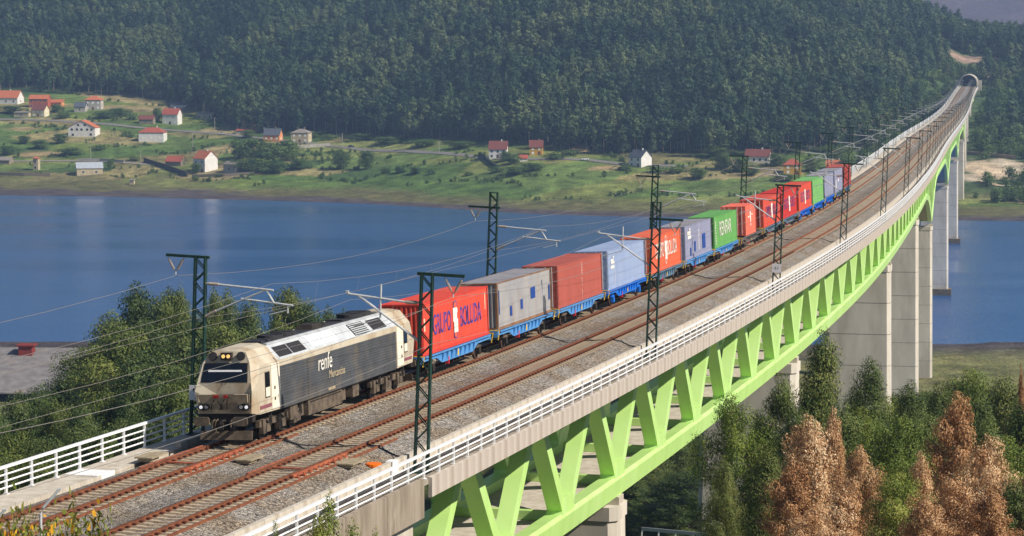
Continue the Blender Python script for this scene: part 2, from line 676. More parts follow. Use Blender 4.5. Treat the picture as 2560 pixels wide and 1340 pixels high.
green = M('green_paint', (194, 232, 140), (182, 222, 128), scale=0.8, stretch=(1, 1, .2), rough=0.42, spec=.45, c3=(204, 238, 160), scale3=.15)
white_paint = M('white_paint', (242, 242, 242), (232, 232, 234), scale=3, rough=0.45, spec=.4)
rust = M('rail_rust', (138, 86, 60), (108, 66, 48), scale=3, rough=0.85, bump=.2, bscale=20, spec=.2)
rust_red = M('joint_rust', (178, 104, 74), (146, 80, 58), scale=3, rough=0.8, bump=.2, bscale=16, spec=.2)
rail_top = M('rail_running', (122, 92, 78), (98, 72, 62), scale=4, rough=0.45, metal=.5)
clipm = M('rail_clip', (104, 58, 42), (78, 46, 36), scale=8, rough=.85)
sleeper_m = M('sleeper_concrete', (200, 184, 160), (168, 150, 128), scale=5, rough=0.92, bump=.25, bscale=25, c3=(136, 112, 90), scale3=1.0, lo3=.5, hi3=.8, spec=.1)
black_rub = M('black_rubber', (28, 27, 27), rough=.6)
mast_green = M('mast_green', (34, 66, 54), (28, 52, 46), scale=3, rough=.55, spec=.35)
galv = M('galvanised', (206, 208, 210), (184, 186, 190), scale=6, rough=.5, metal=.1)
insul = M('insulator', (178, 164, 152), (156, 142, 132), scale=8, rough=.45)
wire_m = M('wire_copper', (150, 144, 138), rough=.5, metal=.4)
plate_white = M('plate_white', (225, 225, 228), rough=.5)
ink = M('ink_black', (25, 25, 28), rough=.6)

# ballast: stones told by colour and relief
bal = bpy.data.materials.new('ballast_stone')
bal.use_nodes = True
t = bal.node_tree
b = t.nodes['Principled BSDF']
b.inputs['Roughness'].default_value = 0.95
b.inputs['Specular IOR Level'].default_value = 0.15
tc = t.nodes.new('ShaderNodeTexCoord')
vo = t.nodes.new('ShaderNodeTexVoronoi')
vo.inputs['Scale'].default_value = 13.0
t.links.new(tc.outputs['Object'], vo.inputs['Vector'])
cr = t.nodes.new('ShaderNodeValToRGB')
els = cr.color_ramp.elements
els[0].position, els[0].color = 0.0, lin((72, 66, 62))
els[1].position, els[1].color = 1.0, lin((200, 188, 172))
for ps, c in ((0.3, (114, 108, 102)), (0.55, (138, 132, 126)), (0.8, (160, 155, 149))):
    e = els.new(ps)
    e.color = lin(c)
sp = t.nodes.new('ShaderNodeSeparateColor')
t.links.new(vo.outputs['Color'], sp.inputs[0])
t.links.new(sp.outputs[0], cr.inputs[0])
nn = t.nodes.new('ShaderNodeTexNoise')
nn.inputs['Scale'].default_value = 0.35
nn.inputs['Detail'].default_value = 4
t.links.new(tc.outputs['Object'], nn.inputs['Vector'])
mr = t.nodes.new('ShaderNodeMapRange')
mr.inputs['From Min'].default_value = 0.4
mr.inputs['From Max'].default_value = 0.62
t.links.new(nn.outputs['Fac'], mr.inputs['Value'])
mx = t.nodes.new('ShaderNodeMix')
mx.data_type = 'RGBA'
mx.blend_type = 'MULTIPLY'
mx.inputs[7].default_value = (0.86, 0.76, 0.64, 1)
t.links.new(mr.outputs[0], mx.inputs[0])
t.links.new(cr.outputs[0], mx.inputs[6])
t.links.new(mx.outputs[2], b.inputs['Base Color'])
bn = t.nodes.new('ShaderNodeBump')
bn.inputs['Strength'].default_value = 1.0
bn.inputs['Distance'].default_value = 0.06
bn.invert = True
t.links.new(vo.outputs['Distance'], bn.inputs['Height'])
t.links.new(bn.outputs[0], b.inputs['Normal'])

# ------------------------------------------------------------------ viaduct
S_END = 1626.0
TC = 2.45                      # track axis from the line's centre
CANT = math.tan(R(1.9))
PIERS = [56, 136, 256, 374, 498, 721, 946, 1186, 1306, 1426, 1546]
HAUNCH = {498: 9.0, 721: 9.0, 946: 8.2, 1186: 8.0}
O = P(0, 0, 0)
via = thing('viaduct', 'long railway viaduct on tall concrete piers with a light green steel truss', 'viaduct', O)


def extra(s):
    return max([0.0] + [h * max(0.0, 1 - abs(s - p) / 62.0) ** 2 for p, h in HAUNCH.items()])


def vpart(name, mb, mat, parent=None, org=O):
    return mb.build(name, mat, parent or via, org)


vpart('deck_slab', sweep([(-6.85, -1.2), (6.84, -1.2), (6.84, -1.45), (4.4, -1.8), (-4.4, -1.8), (-6.85, -1.45)], -58, S_END), concrete)
vpart('walkway', sweep([(-6.84, -1.197), (-6.84, -.41), (-5.15, -.41), (-5.15, -1.197)], -58, S_END), conc_pale)
for i in range(160):                                   # cornice panels one by one where they can be told apart
    s0 = 6.6 + 2.2 * i
    mb = MB()
    mb.loft([[P(s, 6.84, -1.12), P(s, 7.02, -1.15), P(s, 7.02, -2.02), P(s, 6.84, -2.06)] for s in (s0, s0 + 2.19)])
    c = P(s0 + 1.1, 6.9, -1.6)
    o = mb.build('cornice_panel', conc_stain, via, c)
    o.location = c - O
vpart('cornice', sweep([(6.84, -1.12), (7.02, -1.15), (7.02, -2.02), (6.84, -2.06)], 6.6 + 352, S_END), conc_stain)['kind'] = 'stuff'
vpart('far_cornice', sweep([(-7.02, -1.15), (-6.84, -1.12), (-6.84, -2.06), (-7.02, -2.02)], 6.6, S_END), conc_stain)
for i in range(150):
    s0 = -54 + 3.0 * i
    mb = MB()
    mb.loft([[P(s, 5.12, -1.198), P(s, 5.12, -.45), P(s, 5.2, -.42), P(s, 5.4, -.42), P(s, 5.42, -1.198)] for s in (s0, s0 + 2.975)])
    c = P(s0 + 1.5, 5.25, -.8)
    o = mb.build('parapet_block', conc_pale, via, c)
    o.location = c - O
vpart('parapet', sweep([(5.12, -1.198), (5.12, -.42), (5.4, -.42), (5.42, -1.198)], -54 + 450, S_END), conc_pale)['kind'] = 'stuff'
vpart('far_parapet', sweep([(-5.5, -.40), (-5.5, -.2), (-5.2, -.2), (-5.17, -.40)], 7, S_END), conc_pale)
for sg, nm in ((1, 'top_chord'), (-1, 'top_chord')):
    vpart(nm, sweep([(sg * 3.15, -1.81), (sg * 4.0, -1.81), (sg * 4.0, -2.5), (sg * 3.15, -2.5)][::sg], 7.2, S_END), green)
    def chord(s, sg=sg):
        e = extra(s)
        pr = [(sg * 3.0, -8.95 - e), (sg * 3.95, -8.85 - e), (sg * 4.15, -9.05 - e), (sg * 4.0, -10.2 - e), (sg * 3.05, -10.2 - e)]
        return pr[::sg]
    mb = MB()
    ssv = sorted(set([7.2 + 6.0 * k for k in range(270)] + [S_END]))
    rings = []
    for s in ssv:
        if s > S_END:
            continue
        x, y, z, tt, g = at_s(s)
        rings.append([(x + l * math.cos(tt), y - l * math.sin(tt), z + h) for l, h in chord(s)])
    mb.loft(rings)
    vpart('bottom_chord', mb, green)


def slabprof(s):
    e = extra(s)
    return [(-2.98, -9.55 - e), (2.98, -9.55 - e), (2.98, -9.85 - e), (-2.98, -9.85 - e)]


mb = MB()
rings = []
for s in np.arange(7.2, S_END, 6.0):
    x, y, z, tt, g = at_s(s)
    rings.append([(x + l * math.cos(tt), y - l * math.sin(tt), z + h) for l, h in slabprof(s)])
mb.loft(rings)
vpart('bottom_slab', mb, conc_pale)

# truss nodes, diagonals (the nearest 300 one by one), cross beams
marks = [6.8 - 4.0] + PIERS + [S_END]
nodes = [15.2, 28.8, 42.4]
for a, b_ in zip(PIERS, PIERS[1:] + [S_END]):
    n = max(1, round((b_ - a) / 13.45))
    nodes += [a + (b_ - a) * k / n for k in range(n)]
nodes = sorted(nodes)
diag = []
rest_d = MB()
prev = 8.4
for i, s in enumerate(nodes):
    nxt = (s + nodes[i + 1]) / 2 if i + 1 < len(nodes) else S_END - 2
    for sg in (1, -1):
        for tops in (prev, nxt):
            diag.append((s, tops, sg))
    prev = nxt
for k, (s, tp, sg) in enumerate(diag):
    e = extra(s)
    dirn = 1 if tp > s else -1
    p0, p1 = P(s + dirn * .55, sg * 3.55, -9.0 - e), P(tp - dirn * .5, sg * 3.55, -2.3)
    th = at_s(s)[3]
    side = (math.cos(th), -math.sin(th), 0)
    if k < 300:
        mb = MB()
        mb.bar(p0, p1, .92, .8, side)
        c = (p0 + p1) / 2
        o = mb.build('diagonal', green, via, c)
        o.location = c - O
    else:
        rest_d.bar(p0, p1, .92, .8, side)
vpart('diagonals', rest_d, green)['kind'] = 'stuff'
for i, s in enumerate(nodes[:60]):
    e = extra(s)
    mb = MB()
    mb.bar(P(s, -3.0, -9.25 - e), P(s, 3.0, -9.25 - e), .5, .55)
    c = P(s, 0, -9.2 - e)
    o = mb.build('cross_beam', green, via, c)
    o.location = c - O
    for sg in (1, -1):                               # gusset where the diagonals meet the chord
        th = at_s(s)[3]
        dvec = Vector((math.sin(th), math.cos(th), 0))
        base = P(s, sg * 3.55, -8.95 - e)
        lat = Vector((math.cos(th), -math.sin(th), 0)) * .5
        mb = MB()
        mb.loft([[base + lat * q - dvec * 1.5, base + lat * q + dvec * 1.5, base + lat * q + dvec * .95 + Vector((0, 0, 1.0)), base + lat * q - dvec * .95 + Vector((0, 0, 1.0))] for q in (-1, 1)])
        o = mb.build('gusset', green, via, base)
        o.location = base - O

# piers: each a shaft with bearing blocks, a footing where it stands in the river
PW = 1.0
for p in PIERS:
    e = extra(p)
    x, y, z, th, g = at_s(p)
    top = z - 10.75 - e
    gz_ = tz(x, y)
    bot = min(gz_ - 2.0, top - 3)
    h = top - bot
    rings = []
    c_, s_ = math.cos(th), math.sin(th)
    for zz, k in ((top, 0.0), (top - .9, 0.0), (top - .9, -.12), (bot, h / 70.0 - .12)):
        a, d = 4.25 + k, 1.75 + k * .6
        rings.append([(x + l * c_ + q * s_, y - l * s_ + q * c_, zz) for l, q in ((-a - PW, -d + .5), (-a + .5 - PW, -d), (a - .5, -d), (a, -d + .5), (a, d - .5), (a - .5, d), (-a + .5 - PW, d), (-a - PW, d - .5))])
    mb = MB()
    mb.loft(rings)
    pc = Vector((x, y, bot))
    po = mb.build('pier', conc_pier, via, pc)
    po.location = pc - O
    nl = int((top - max(gz_, 0)) / 4.6)
    for sg in (1, -1):
        mb = MB()
        mb.box((0, 0, .27), (1.3, 1.3, .52), Matrix.Rotation(-th, 3, 'Z'))
        o = mb.build('bearing_block', conc_pale, po)
        bp = P(p, sg * 3.5, 0)
        o.location = Vector((bp.x, bp.y, top)) - pc
    # raised formwork ribs between the lifts
    for j in range(1, nl + 1):
        zz = top - .9 - 4.6 * j
        if zz < max(gz_, 1.0):
            break
        k = (top - zz) / 70.0 - .12 - .9 / 70
        a, d = 4.25 + k + .015, 1.75 + k * .6 + .015
        mb = MB()
        mb.loft([[(x + l * c_ + q * s_, y - l * s_ + q * c_, z2) for l, q in ((-a - PW, -d + .5), (-a + .5 - PW, -d), (a - .5, -d), (a, -d + .5), (a, d - .5), (a - .5, d), (-a + .5 - PW, d), (-a - PW, d - .5))] for z2 in (zz, zz + .07)])
        o = mb.build('formwork_joint', M('joint_grey', (140, 134, 126), (122, 117, 110), scale=1), po, pc)
    if gz_ < 0.5:
        mb = MB()
        mb.box((0, 0, 0), (11.4, 6.2, 5.4), Matrix.Rotation(-th, 3, 'Z'))
        o = mb.build('footing', M('wet_concrete', (120, 108, 92), (92, 82, 68), scale=.6, rough=.8), po)
        o.location = Vector((x, y, -.6)) - pc
# abutment: wing wall panels and front wall
for i in range(7):
    a, b_ = -29.5 + 5.0 * i, -29.5 + 5.0 * i + 4.96
    mb = MB()
    mb.loft([[P(s, 5.9, -1.46), P(s, 6.5, -1.46), P(s, 6.5, -17), P(s, 5.9, -17)] for s in (a, b_)])
    c = P((a + b_) / 2, 6.2, -8)
    o = mb.build('abutment_panel', conc_pale, via, c)
    o.location = c - O
    mb = MB()
    mb.loft([[P(s, 6.845, -1.0), P(s, 7.03, -1.03), P(s, 7.03, -2.75), P(s, 6.52, -2.75)] for s in (a, b_)])
    o = mb.build('abutment_beam', conc_old, via, c)
    o.location = c - O
mb = MB()
mb.loft([[P(s, -6.3, -1.83), P(s, 5.88, -1.83), P(s, 5.88, -26), P(s, -6.3, -26)] for s in (3.2, 5.0)])
vpart('abutment_wall', mb, conc_pale)

# ------------------------------------------------------------------ ballast and tracks
c = CANT
prof = [(-5.14, -.62), (-4.5, -.36), (-TC - 1.45, -.245 - 1.45 * c), (-TC + 1.45, -.245 + 1.45 * c), (-.25, -.36), (.25, -.36), (TC - 1.45, -.245 - 1.45 * c), (TC + 1.45, -.245 + 1.45 * c),
        (4.3, -.34), (5.11, -.62), (5.11, -1.19), (-5.14, -1.19)]
tag(vpart('ballast', sweep(prof[::-1], -58, S_END + 60, near=2.0), bal, None, O), kind='structure')
bo = bpy.data.objects['ballast']
bo.parent = None
bo.location = O
if 'label' in bo:
    del bo['label']

me_sl = None


def sleeper_mesh():
    mb = MB()
    secs = [(-1.3, .15, -.205), (-.85, .15, -.175), (-.6, .145, -.175), (-.25, .115, -.215), (.25, .115, -.215), (.6, .145, -.175), (.85, .15, -.175), (1.3, .15, -.205)]
    mb.loft([[(x, -h, -.4), (x, -h * .82, zt), (x, h * .82, zt), (x, h, -.4)] for x, h, zt in secs])
    return mb.mesh('sleeper', sleeper_m)


me_sl = sleeper_mesh()
ROLL = -math.atan(CANT)
for tl, lab in ((-TC, 'railway track under the freight train, rusty rails on pale concrete sleepers'), (TC, 'empty railway track next to the white railing, rusty rails on concrete sleepers')):
    tr = thing('railway_track', lab, 'track', O, group=None)
    for sg in (-1, 1):
        g = tl + sg * .87
        dh = sg * .87 * CANT
        pr = [(.036, 0), (.036, -.035), (.012, -.05), (.012, -.14), (.07, -.165), (.07, -.176), (-.07, -.176), (-.07, -.165), (-.012, -.14), (-.012, -.05), (-.036, -.035), (-.036, 0)]
        ro = vpart('rail', sweep([(g + l, dh + h) for l, h in pr][::-1], -58, S_END + 60, near=3.0), rust, tr)
        vpart('running_surface', sweep([(g - .03, dh + .0005), (g - .03, dh + .004), (g + .03, dh + .004), (g + .03, dh + .0005)], -58, S_END + 60, near=3.0), rail_top, ro)
    rest = MB()
    clips = MB()
    for k in range(2750):
        s = -42 + .6 * k
        if s > S_END + 20:
            break
        if k < 300:
            o = link('sleeper', me_sl, tr, P(s, tl, 0) - O, rot_at(s, ROLL))
            x, y, z, th, gr = at_s(s)
            rm = Matrix.Rotation(-th, 3, 'Z')
            for sg in (-1, 1):
                for q in (-.115, .115):
                    v = P(s, tl + sg * .87 + q, sg * .87 * CANT - .125)
                    clips.box(v, (.13, .16, .085), rm)
        else:
            a, b_ = P(s, tl - 1.3, -.17 - 1.3 * CANT), P(s, tl + 1.3, -.17 + 1.3 * CANT)
            th = at_s(s)[3]
            dv = Vector((math.sin(th), math.cos(th), 0)) * .13
            dz = Vector((0, 0, .12))
            rest.quad(a - dv, b_ - dv, b_ + dv, a + dv)
            rest.quad(a - dv - dz, b_ - dv - dz, b_ - dv, a - dv)
    vpart('distant_sleepers', rest, sleeper_m, tr)['kind'] = 'stuff'
    vpart('rail_clips', clips, clipm, tr)['kind'] = 'stuff'
    # expansion joint beside the rails at the end of the viaduct
    for sg in (-1, 1):
        g = tl + sg * (.87 + .12)
        for a, b_ in ((-1.2, 5.4),):
            vpart('expansion_rail', sweep([(g - .055, -.13), (g - .055, -.01), (g + .055, -.01), (g + .055, -.13)], a, b_, near=2), rust_red, tr)
            mb = MB()
            for j in range(9):
                s = a + .35 + j * .72
                v = P(s, g + sg * .13, -.15)
                mb.box(v, (.16, .22, .09), Matrix.Rotation(-at_s(s)[3], 3, 'Z'))
                mb.box(v + Vector((0, 0, .06)), (.05, .05, .07), Matrix.Rotation(-at_s(s)[3], 3, 'Z'))
            vpart('joint_chair', mb, rust_red, tr)['kind'] = 'stuff'
    mb = MB()
    mb.bar(P(1.2, tl - .8, -.13), P(1.2, tl + .8, -.13), .18, .06)
    vpart('tie_bar', mb, rust_red, tr)
    vpart('side_rail', sweep([(tl + 1.42, -.24), (tl + 1.42, -.10), (tl + 1.48, -.10), (tl + 1.48, -.24)], -40, 11, near=3), rust, tr)
# cover plates, orange cap
plate_m = M('plate_timber', (170, 156, 130), (140, 126, 104), scale=6, rough=.9)
for k, (s, lt, lab) in enumerate(((3.3, -.35, 'beige cover plate lying between the two tracks by the rail joint'), (3.6, 4.25, 'beige cover plate between near track and parapet'), (2.6, -4.7, 'pale cover plate beside the locomotive front on the far side'))):
    mb = MB()
    mb.box((0, 0, 0), (.85, 1.5, .06))
    mb.box((.0, .95, -.02), (.7, .35, .05))
    mb.box((0, -.2, -.1), (.6, .9, .14))
    o = mb.build('cover_plate', plate_m)
    o.location = P(s, lt, -.13)
    o.rotation_euler = rot_at(s)
    tag(o, lab, 'plate')
o = MB().tube([(0, 0, 0), (0, 0, .12), (0, 0, .15)], [.36, .36, .28], 14).build('drain_cap', M('orange_plastic', (240, 120, 20), (225, 105, 15), scale=3, rough=.5))
o.location = P(5.0, 4.85, -.5)
tag(o, 'bright orange round cap on the ballast by the parapet', 'cap')
mb = MB()
mb.box((0, 0, 0), (.05, .75, .62))
mb.box((-.16, 0, .31), (.36, .75, .04))
o = mb.build('joint_cover', white_paint)
o.location = P(6.1, 5.46, -.72)
o.rotation_euler = rot_at(6.1)
tag(o, 'clean white metal plate covering the gap in the concrete parapet', 'plate')
mb = MB()
mb.box((0, 0, 0), (1.5, 1.5, .03))
mb.box((.74, .3, -.14), (.03, 1.3, .3))
o = mb.build('walkway_plate', white_paint)
o.location = P(-1.0, -5.9, -.385)
o.rotation_euler = rot_at(-1)
tag(o, 'white metal plate on the far walkway below the railing', 'plate')


# ------------------------------------------------------------------ railings
def railing(lat, base, label):
    rt = thing('railing', label, 'railing', O)
    mb = MB()
    for q in (-.045, .045):
        mb.box((0, q, .55), (.08, .035, 1.1))
    mb.box((0, 0, .015), (.2, .2, .03))
    me = mb.mesh('post', white_paint)
    rest = MB()
    a0 = -45.0
    n = int((S_END - a0) / 2.2)
    for k in range(n):
        s = a0 + 2.2 * k + .75
        if k < 300:
            link('post', me, rt, P(s, lat, base) - O, (0, 0, -at_s(s)[3]))
        else:
            v = P(s, lat, base + .55)
            rest.box(v, (.07, .1, 1.1), Matrix.Rotation(-at_s(s)[3], 3, 'Z'))
    vpart('distant_posts', rest, white_paint, rt)['kind'] = 'stuff'
    vpart('handrail', sweep([(lat - .075, base + 1.08), (lat - .075, base + 1.18), (lat + .075, base + 1.18), (lat + .075, base + 1.08)], -45, S_END, near=2.2), white_paint, rt)
    for z in (.27, .54, .81):
        vpart('lower_rail', sweep([(lat - .04, base + z), (lat, base + z + .04), (lat + .04, base + z), (lat, base + z - .04)], -45, S_END, near=2.2), white_paint, rt)


railing(6.72, -1.19, 'white metal railing along the near edge of the viaduct')
railing(-6.7, -.405, 'white metal railing along the far edge, partly in the shadow of the locomotive')


# ------------------------------------------------------------------ catenary masts
def mast_proto(sg, tall, lod=0):
    """sg: +1 cantilever reaches to +x (far masts), -1 to -x (near masts)"""
    r = bpy.data.objects.new('catenary_mast', None)
    COL.objects.link(r)
    H = 10.05 if tall else 9.05
    zt = 9.05
    hw0, hw1 = .31, .25
    for q in (-1, 1):
        MB().bar((q * hw0, 0, 0), (q * hw1, 0, H), .09, .24, (1, 0, 0)).build('leg', mast_green, r)
    n = int(H / .62)
    for k in range(n):
        z0, z1 = .2 + k * (H - .3) / n, .2 + (k + 1) * (H - .3) / n
        q = 1 if k % 2 else -1
        if lod == 0 or k == 0:
            mb = MB()
        for yy in (-.115, .115):
            mb.bar((q * hw0 * .94, yy, z0), (-q * hw0 * .94, yy, z1), .014, .055, (0, 1, 0))
        if lod == 0:
            mb.build('lacing_bar', mast_green, r)
    if lod:
        mb.build('lacing', mast_green, r)
    MB().box((0, 0, .03), (.8, .6, .06)).build('base_plate', mast_green, r)
    MB().b2(-sg * 1.75, sg * .45, -.06, .06, zt - .14, zt).build('crossarm', mast_green, r)
    if tall:
        MB().box((0, 0, H), (.6, .3, .05)).build('cap_plate', mast_green, r)
    vx = -sg * 1.25
    for q in (-1, 1):
        p0, p1 = Vector((vx + q * .42, 0, zt - .16)), Vector((vx + q * .04, 0, zt - .86))
        io = MB()
        for j in range(9):
            io.tube([p0.lerp(p1, .15 + j * .08), p0.lerp(p1, .15 + j * .08 + .045)], .065, 8)
        io.tube([p0, p1], .022, 6)
        io.build('feeder_insulator', insul, r)
    MB().tube([(vx, 0, zt - .84), (vx, 0, zt - 1.05)], .03, 6).build('feeder_clamp', galv, r)
    # cantilever over the track
    x0 = sg * .3
    tip = sg * 3.7
    zu, zl = zt - 1.38, zt - 3.05
    MB().tube([(x0, 0, zu), (sg * .45, 0, zu)], .05, 6).tube([(sg * .45, 0, zu), (sg * .95, 0, zu - .01)], .085, 8).build('tube_insulator', insul, r)
    if sg > 0:
        MB().tube([(sg * .95, 0, zu - .01), (tip, 0, zu - .12)], .05, 8).build('top_tube', galv, r)
        MB().tube([(x0, 0, zl), (sg * .85, 0, zl + .33)], .08, 8).build('tube_insulator', insul, r)
        MB().tube([(sg * .8, 0, zl + .3), (sg * 3.3, 0, zu - .14)], .05, 8).build('diagonal_tube', galv, r)
        MB().tube([(sg * 2.1, 0, zl + 1.03), (sg * 4.7, 0, zl + .86)], .045, 8).build('registration_tube', galv, r)
        MB().tube([(sg * 3.35, 0, zu - .12), (sg * 3.75, 0, zl + .93)], .045, 6).build('strut', galv, r)
        MB().tube([(sg * 4.45, 0, zl + .88), (sg * 4.45, 0, zl + .45)], .035, 6).build('drop_bracket', galv, r)
        MB().tube([(sg * 4.4, 0, zl + .6), (sg * 3.55, 0, zl + .33)], .03, 6).build('steady_arm', galv, r)
    else:
        MB().tube([(sg * .95, 0, zu - .01), (sg * 3.75, 0, zu + .2)], .05, 8).build('top_tube', galv, r)
        MB().tube([(x0, 0, zl - .05), (sg * 3.2, 0, zu + .14)], .055, 8).build('diagonal_tube', galv, r)
        MB().tube([(sg * 2.15, 0, zu + .72), (sg * 2.15, 0, zl + .85)], .045, 8).build('drop_tube', galv, r)
        MB().tube([(sg * 2.2, 0, zl + .8), (sg * 3.4, 0, zl + .42)], .03, 6).build('steady_arm', galv, r)
        MB().box((sg * 3.75, 0, zu + .27), (.14, .1, .14)).build('wire_clamp', galv, r)
    return r


near_s = [8.0, 56.0, 108.0, 156.5, 206, 257, 308] + [358 + 50 * k for k in range(25)]
far_s = [10.8, 60.6, 114.4, 166, 217, 268, 318] + [368 + 50 * k for k in range(25)]
DESC = {('near', 0): 'dark green lattice catenary mast in front of the first red container', ('near', 1): 'dark green lattice catenary mast in front of the orange container with white letters',
        ('near', 2): 'dark green lattice mast with a small white plate, third along the near railing', ('near', 3): 'dark green lattice catenary mast, fourth along the near railing, beside the end of the train',
        ('far', 0): 'dark green lattice catenary mast left of the locomotive, with a white number plate', ('far', 1): 'tall dark green lattice mast rising behind the grey blue container, second on the far side',
        ('far', 2): 'tall dark green lattice mast standing behind the train, third on the far side', ('far', 3): 'dark green lattice mast on the far side just left of the ochre house'}
_u = ['', 'one', 'two', 'three', 'four', 'five', 'six', 'seven', 'eight', 'nine', 'ten', 'eleven', 'twelve', 'thirteen', 'fourteen', 'fifteen', 'sixteen', 'seventeen', 'eighteen', 'nineteen', 'twenty']
WNUM = _u[1:] + ['twenty ' + q for q in _u[1:10]] + ['thirty', 'thirty one', 'thirty two', 'thirty three']
MAST_LEAN = R(2.0)
masts = []
for side, lst, lat, base, sg in (('near', near_s, 6.05, -1.19, -1), ('far', far_s, -6.05, -.40, 1)):
    protos = {}
    for k, s in enumerate(lst):
        if s > S_END - 6:
            continue
        tall = k in ((1,) if side == 'near' else (1, 2))
        hz = -.79 if side == 'far' else 0
        key = (tall, k > 6)
        if key not in protos:
            protos[key] = r_ = mast_proto(sg, tall, int(k > 6))
        else:
            r_ = copy_tree(protos[key])
        r_.location = P(s, lat, base + hz * 0.0)
        r_.rotation_euler = (0, MAST_LEAN, -at_s(s)[3])
        if side == 'far':
            r_.scale = (1, 1, .945)
        lab = DESC.get((side, k))
        if lab:
            tag(r_, lab, 'mast', 'catenary masts along the viaduct')
        else:
            tag(r_, 'distant lattice mast, number %s from the locomotive on the %s side of the viaduct' % (WNUM[k], side), 'mast', 'distant masts on the %s side' % side)
        masts.append((side, k, r_))


def text_mesh(txt, size, mat, extrude=0.0, align='LEFT', shear=0.0):
    cu = bpy.data.curves.new('lettering', 'FONT')
    cu.body = txt
    cu.size = size
    cu.align_x = align
    cu.shear = shear
    cu.resolution_u = 3
    cu.extrude = extrude
    tmp = bpy.data.objects.new('lettering', cu)
    COL.objects.link(tmp)
    bpy.context.view_layer.update()
    me = bpy.data.meshes.new_from_object(tmp.evaluated_get(bpy.context.evaluated_depsgraph_get()))
    bpy.data.objects.remove(tmp, do_unlink=True)
    bpy.data.curves.remove(cu)
    me.materials.clear()
    me.materials.append(mat)
    return me


def side_text(txt, size, mat, parent, x, y, z, sx=1.0, sz=1.0, name='lettering', align='LEFT', shear=0.0, fit=None):
    """letters on a face that looks to +x, reading towards +y"""
    me = text_mesh(txt, size, mat, align=align, shear=shear)
    if fit:
        cs = [v.co for v in me.vertices]
        x0_, x1_ = min(c_.x for c_ in cs), max(c_.x for c_ in cs)
        y0_, y1_ = min(c_.y for c_ in cs), max(c_.y for c_ in cs)
        sx, sz = fit[0] / (x1_ - x0_), fit[1] / (y1_ - y0_)
        y, z = y - x0_ * sx, z - y0_ * sz
    o = link(name, me, parent)
    o.matrix_local = Matrix(((0, 0, 1, x), (sx, 0, 0, y), (0, sz, 0, z), (0, 0, 0, 1)))
    return o


for side, k, r_ in masts:
    if (side, k) in (('far', 0), ('near', 2)):
        pl = MB().box((0, -.15, 2.15 if side == 'far' else 1.9), (.75, .03, .75)).build('number_plate', plate_white, r_)
        zz = 2.15 if side == 'far' else 1.9
        for tx, dz in ((('61', .05), ('5', -.3)) if side == 'far' else (('61', -.12),)):
            me = text_mesh(tx, .4, ink, align='CENTER')
            o = link('number', me, pl)
            o.matrix_local = Matrix(((1, 0, 0, 0), (0, 0, -1, -.168), (0, 1, 0, zz + dz), (0, 0, 0, 1)))

# wires: each conductor one long thing
def wire(name, lab, sups, r, sag, cat='wire'):
    """sups: list of world points at the supports"""
    mb = MB()
    pts = []
    for a, b_ in zip(sups, sups[1:]):
        n = 8 if a.y < 500 else 4
        for j in range(n):
            u = j / n
            p = a.lerp(b_, u)
            p.z -= 4 * sag * u * (1 - u)
            pts.append(p)
    pts.append(sups[-1])
    mb.tube(pts, r, 4)
    o = mb.build(name, wire_m, None, sups[0])
    o.location = sups[0]
    return tag(o, lab, cat)


lean = math.sin(MAST_LEAN)


def supports(side, dx, z):
    lst, lat, base = (near_s, 6.05, -1.19) if side == 'near' else (far_s, -6.05, -.40)
    z2 = z * (.945 if side == 'far' else 1)
    pts = [P(s, lat + dx + lean * z2, base + z2) for s in lst if s < S_END - 6]
    first = P(-42, lat + dx + lean * z2, base + z2)
    return [first] + pts


for side, who in (('near', 'near'), ('far', 'far')):
    sg = -1 if side == 'near' else 1
    wire('feeder_wire', 'bare feeder wire hung outside the masts on the %s side' % who, supports(side, -sg * 1.25, 8.0), .011, .75)
    wire('messenger_wire', 'sagging messenger wire above the %s track' % who, supports(side, sg * 3.6, 7.72), .009, .8)
    cw = supports(side, sg * 3.5, 6.35)
    wire('contact_wire', 'straight contact wire above the %s track' % who, cw, .008, .03)
    wire('return_wire', 'return wire running along the masts on the %s side at mid height' % who, supports(side, -sg * .35, 5.85), .010, .55)
    # droppers hang between messenger and contact wire
    ms = supports(side, sg * 3.6, 7.72)
    for j in range(1, 7):
        mb = MB()
        a0, a1, b0, b1 = ms[j], ms[j + 1], cw[j], cw[j + 1]
        for q in range(1, 8):
            u = q / 8
            p, c2 = a0.lerp(a1, u), b0.lerp(b1, u)
            p.z -= 4 * .8 * u * (1 - u)
            mb.tube([p, c2], .005, 4)
        o = mb.build('dropper_wires', wire_m, None, a0)
        o.location = a0
        tag(o, 'fine vertical dropper wires of the overhead line over the %s track, span %s' % (who, ('first', 'second', 'third', 'fourth', 'fifth', 'sixth')[j - 1]), 'wires', kind='stuff')

# bonding cables over the tracks at the masts
for s, nm in ((8.6, 'first'), (56.6, 'second'), (108.6, 'third'), (157.1, 'fourth')):
    pts = [P(s - 1.2, 5.44, -1.0), P(s - 1.2, 5.2, -.39), P(s - .6, 4.7, -.42), P(s - .3, 4.2, -.28), P(s + .2, 3.9, -.2), P(s, 3.45, -.14), P(s - .6, 2.5, -.14), P(s - .9, 1.65, -.18), P(s - .7, 1.1, -.3), P(s - .9, .6, -.33), P(s + .1, -.2, -.3), P(s + .3, -.9, -.16), P(s + .2, -1.5, -.18)]
    mb = MB().tube(pts, .03, 6)
    o = mb.build('bonding_cable', black_rub, None, pts[0])
    o.location = pts[0]
    tag(o, 'black cable lying across the ballast to the rails at the %s near mast' % nm, 'cable', 'bonding cables')

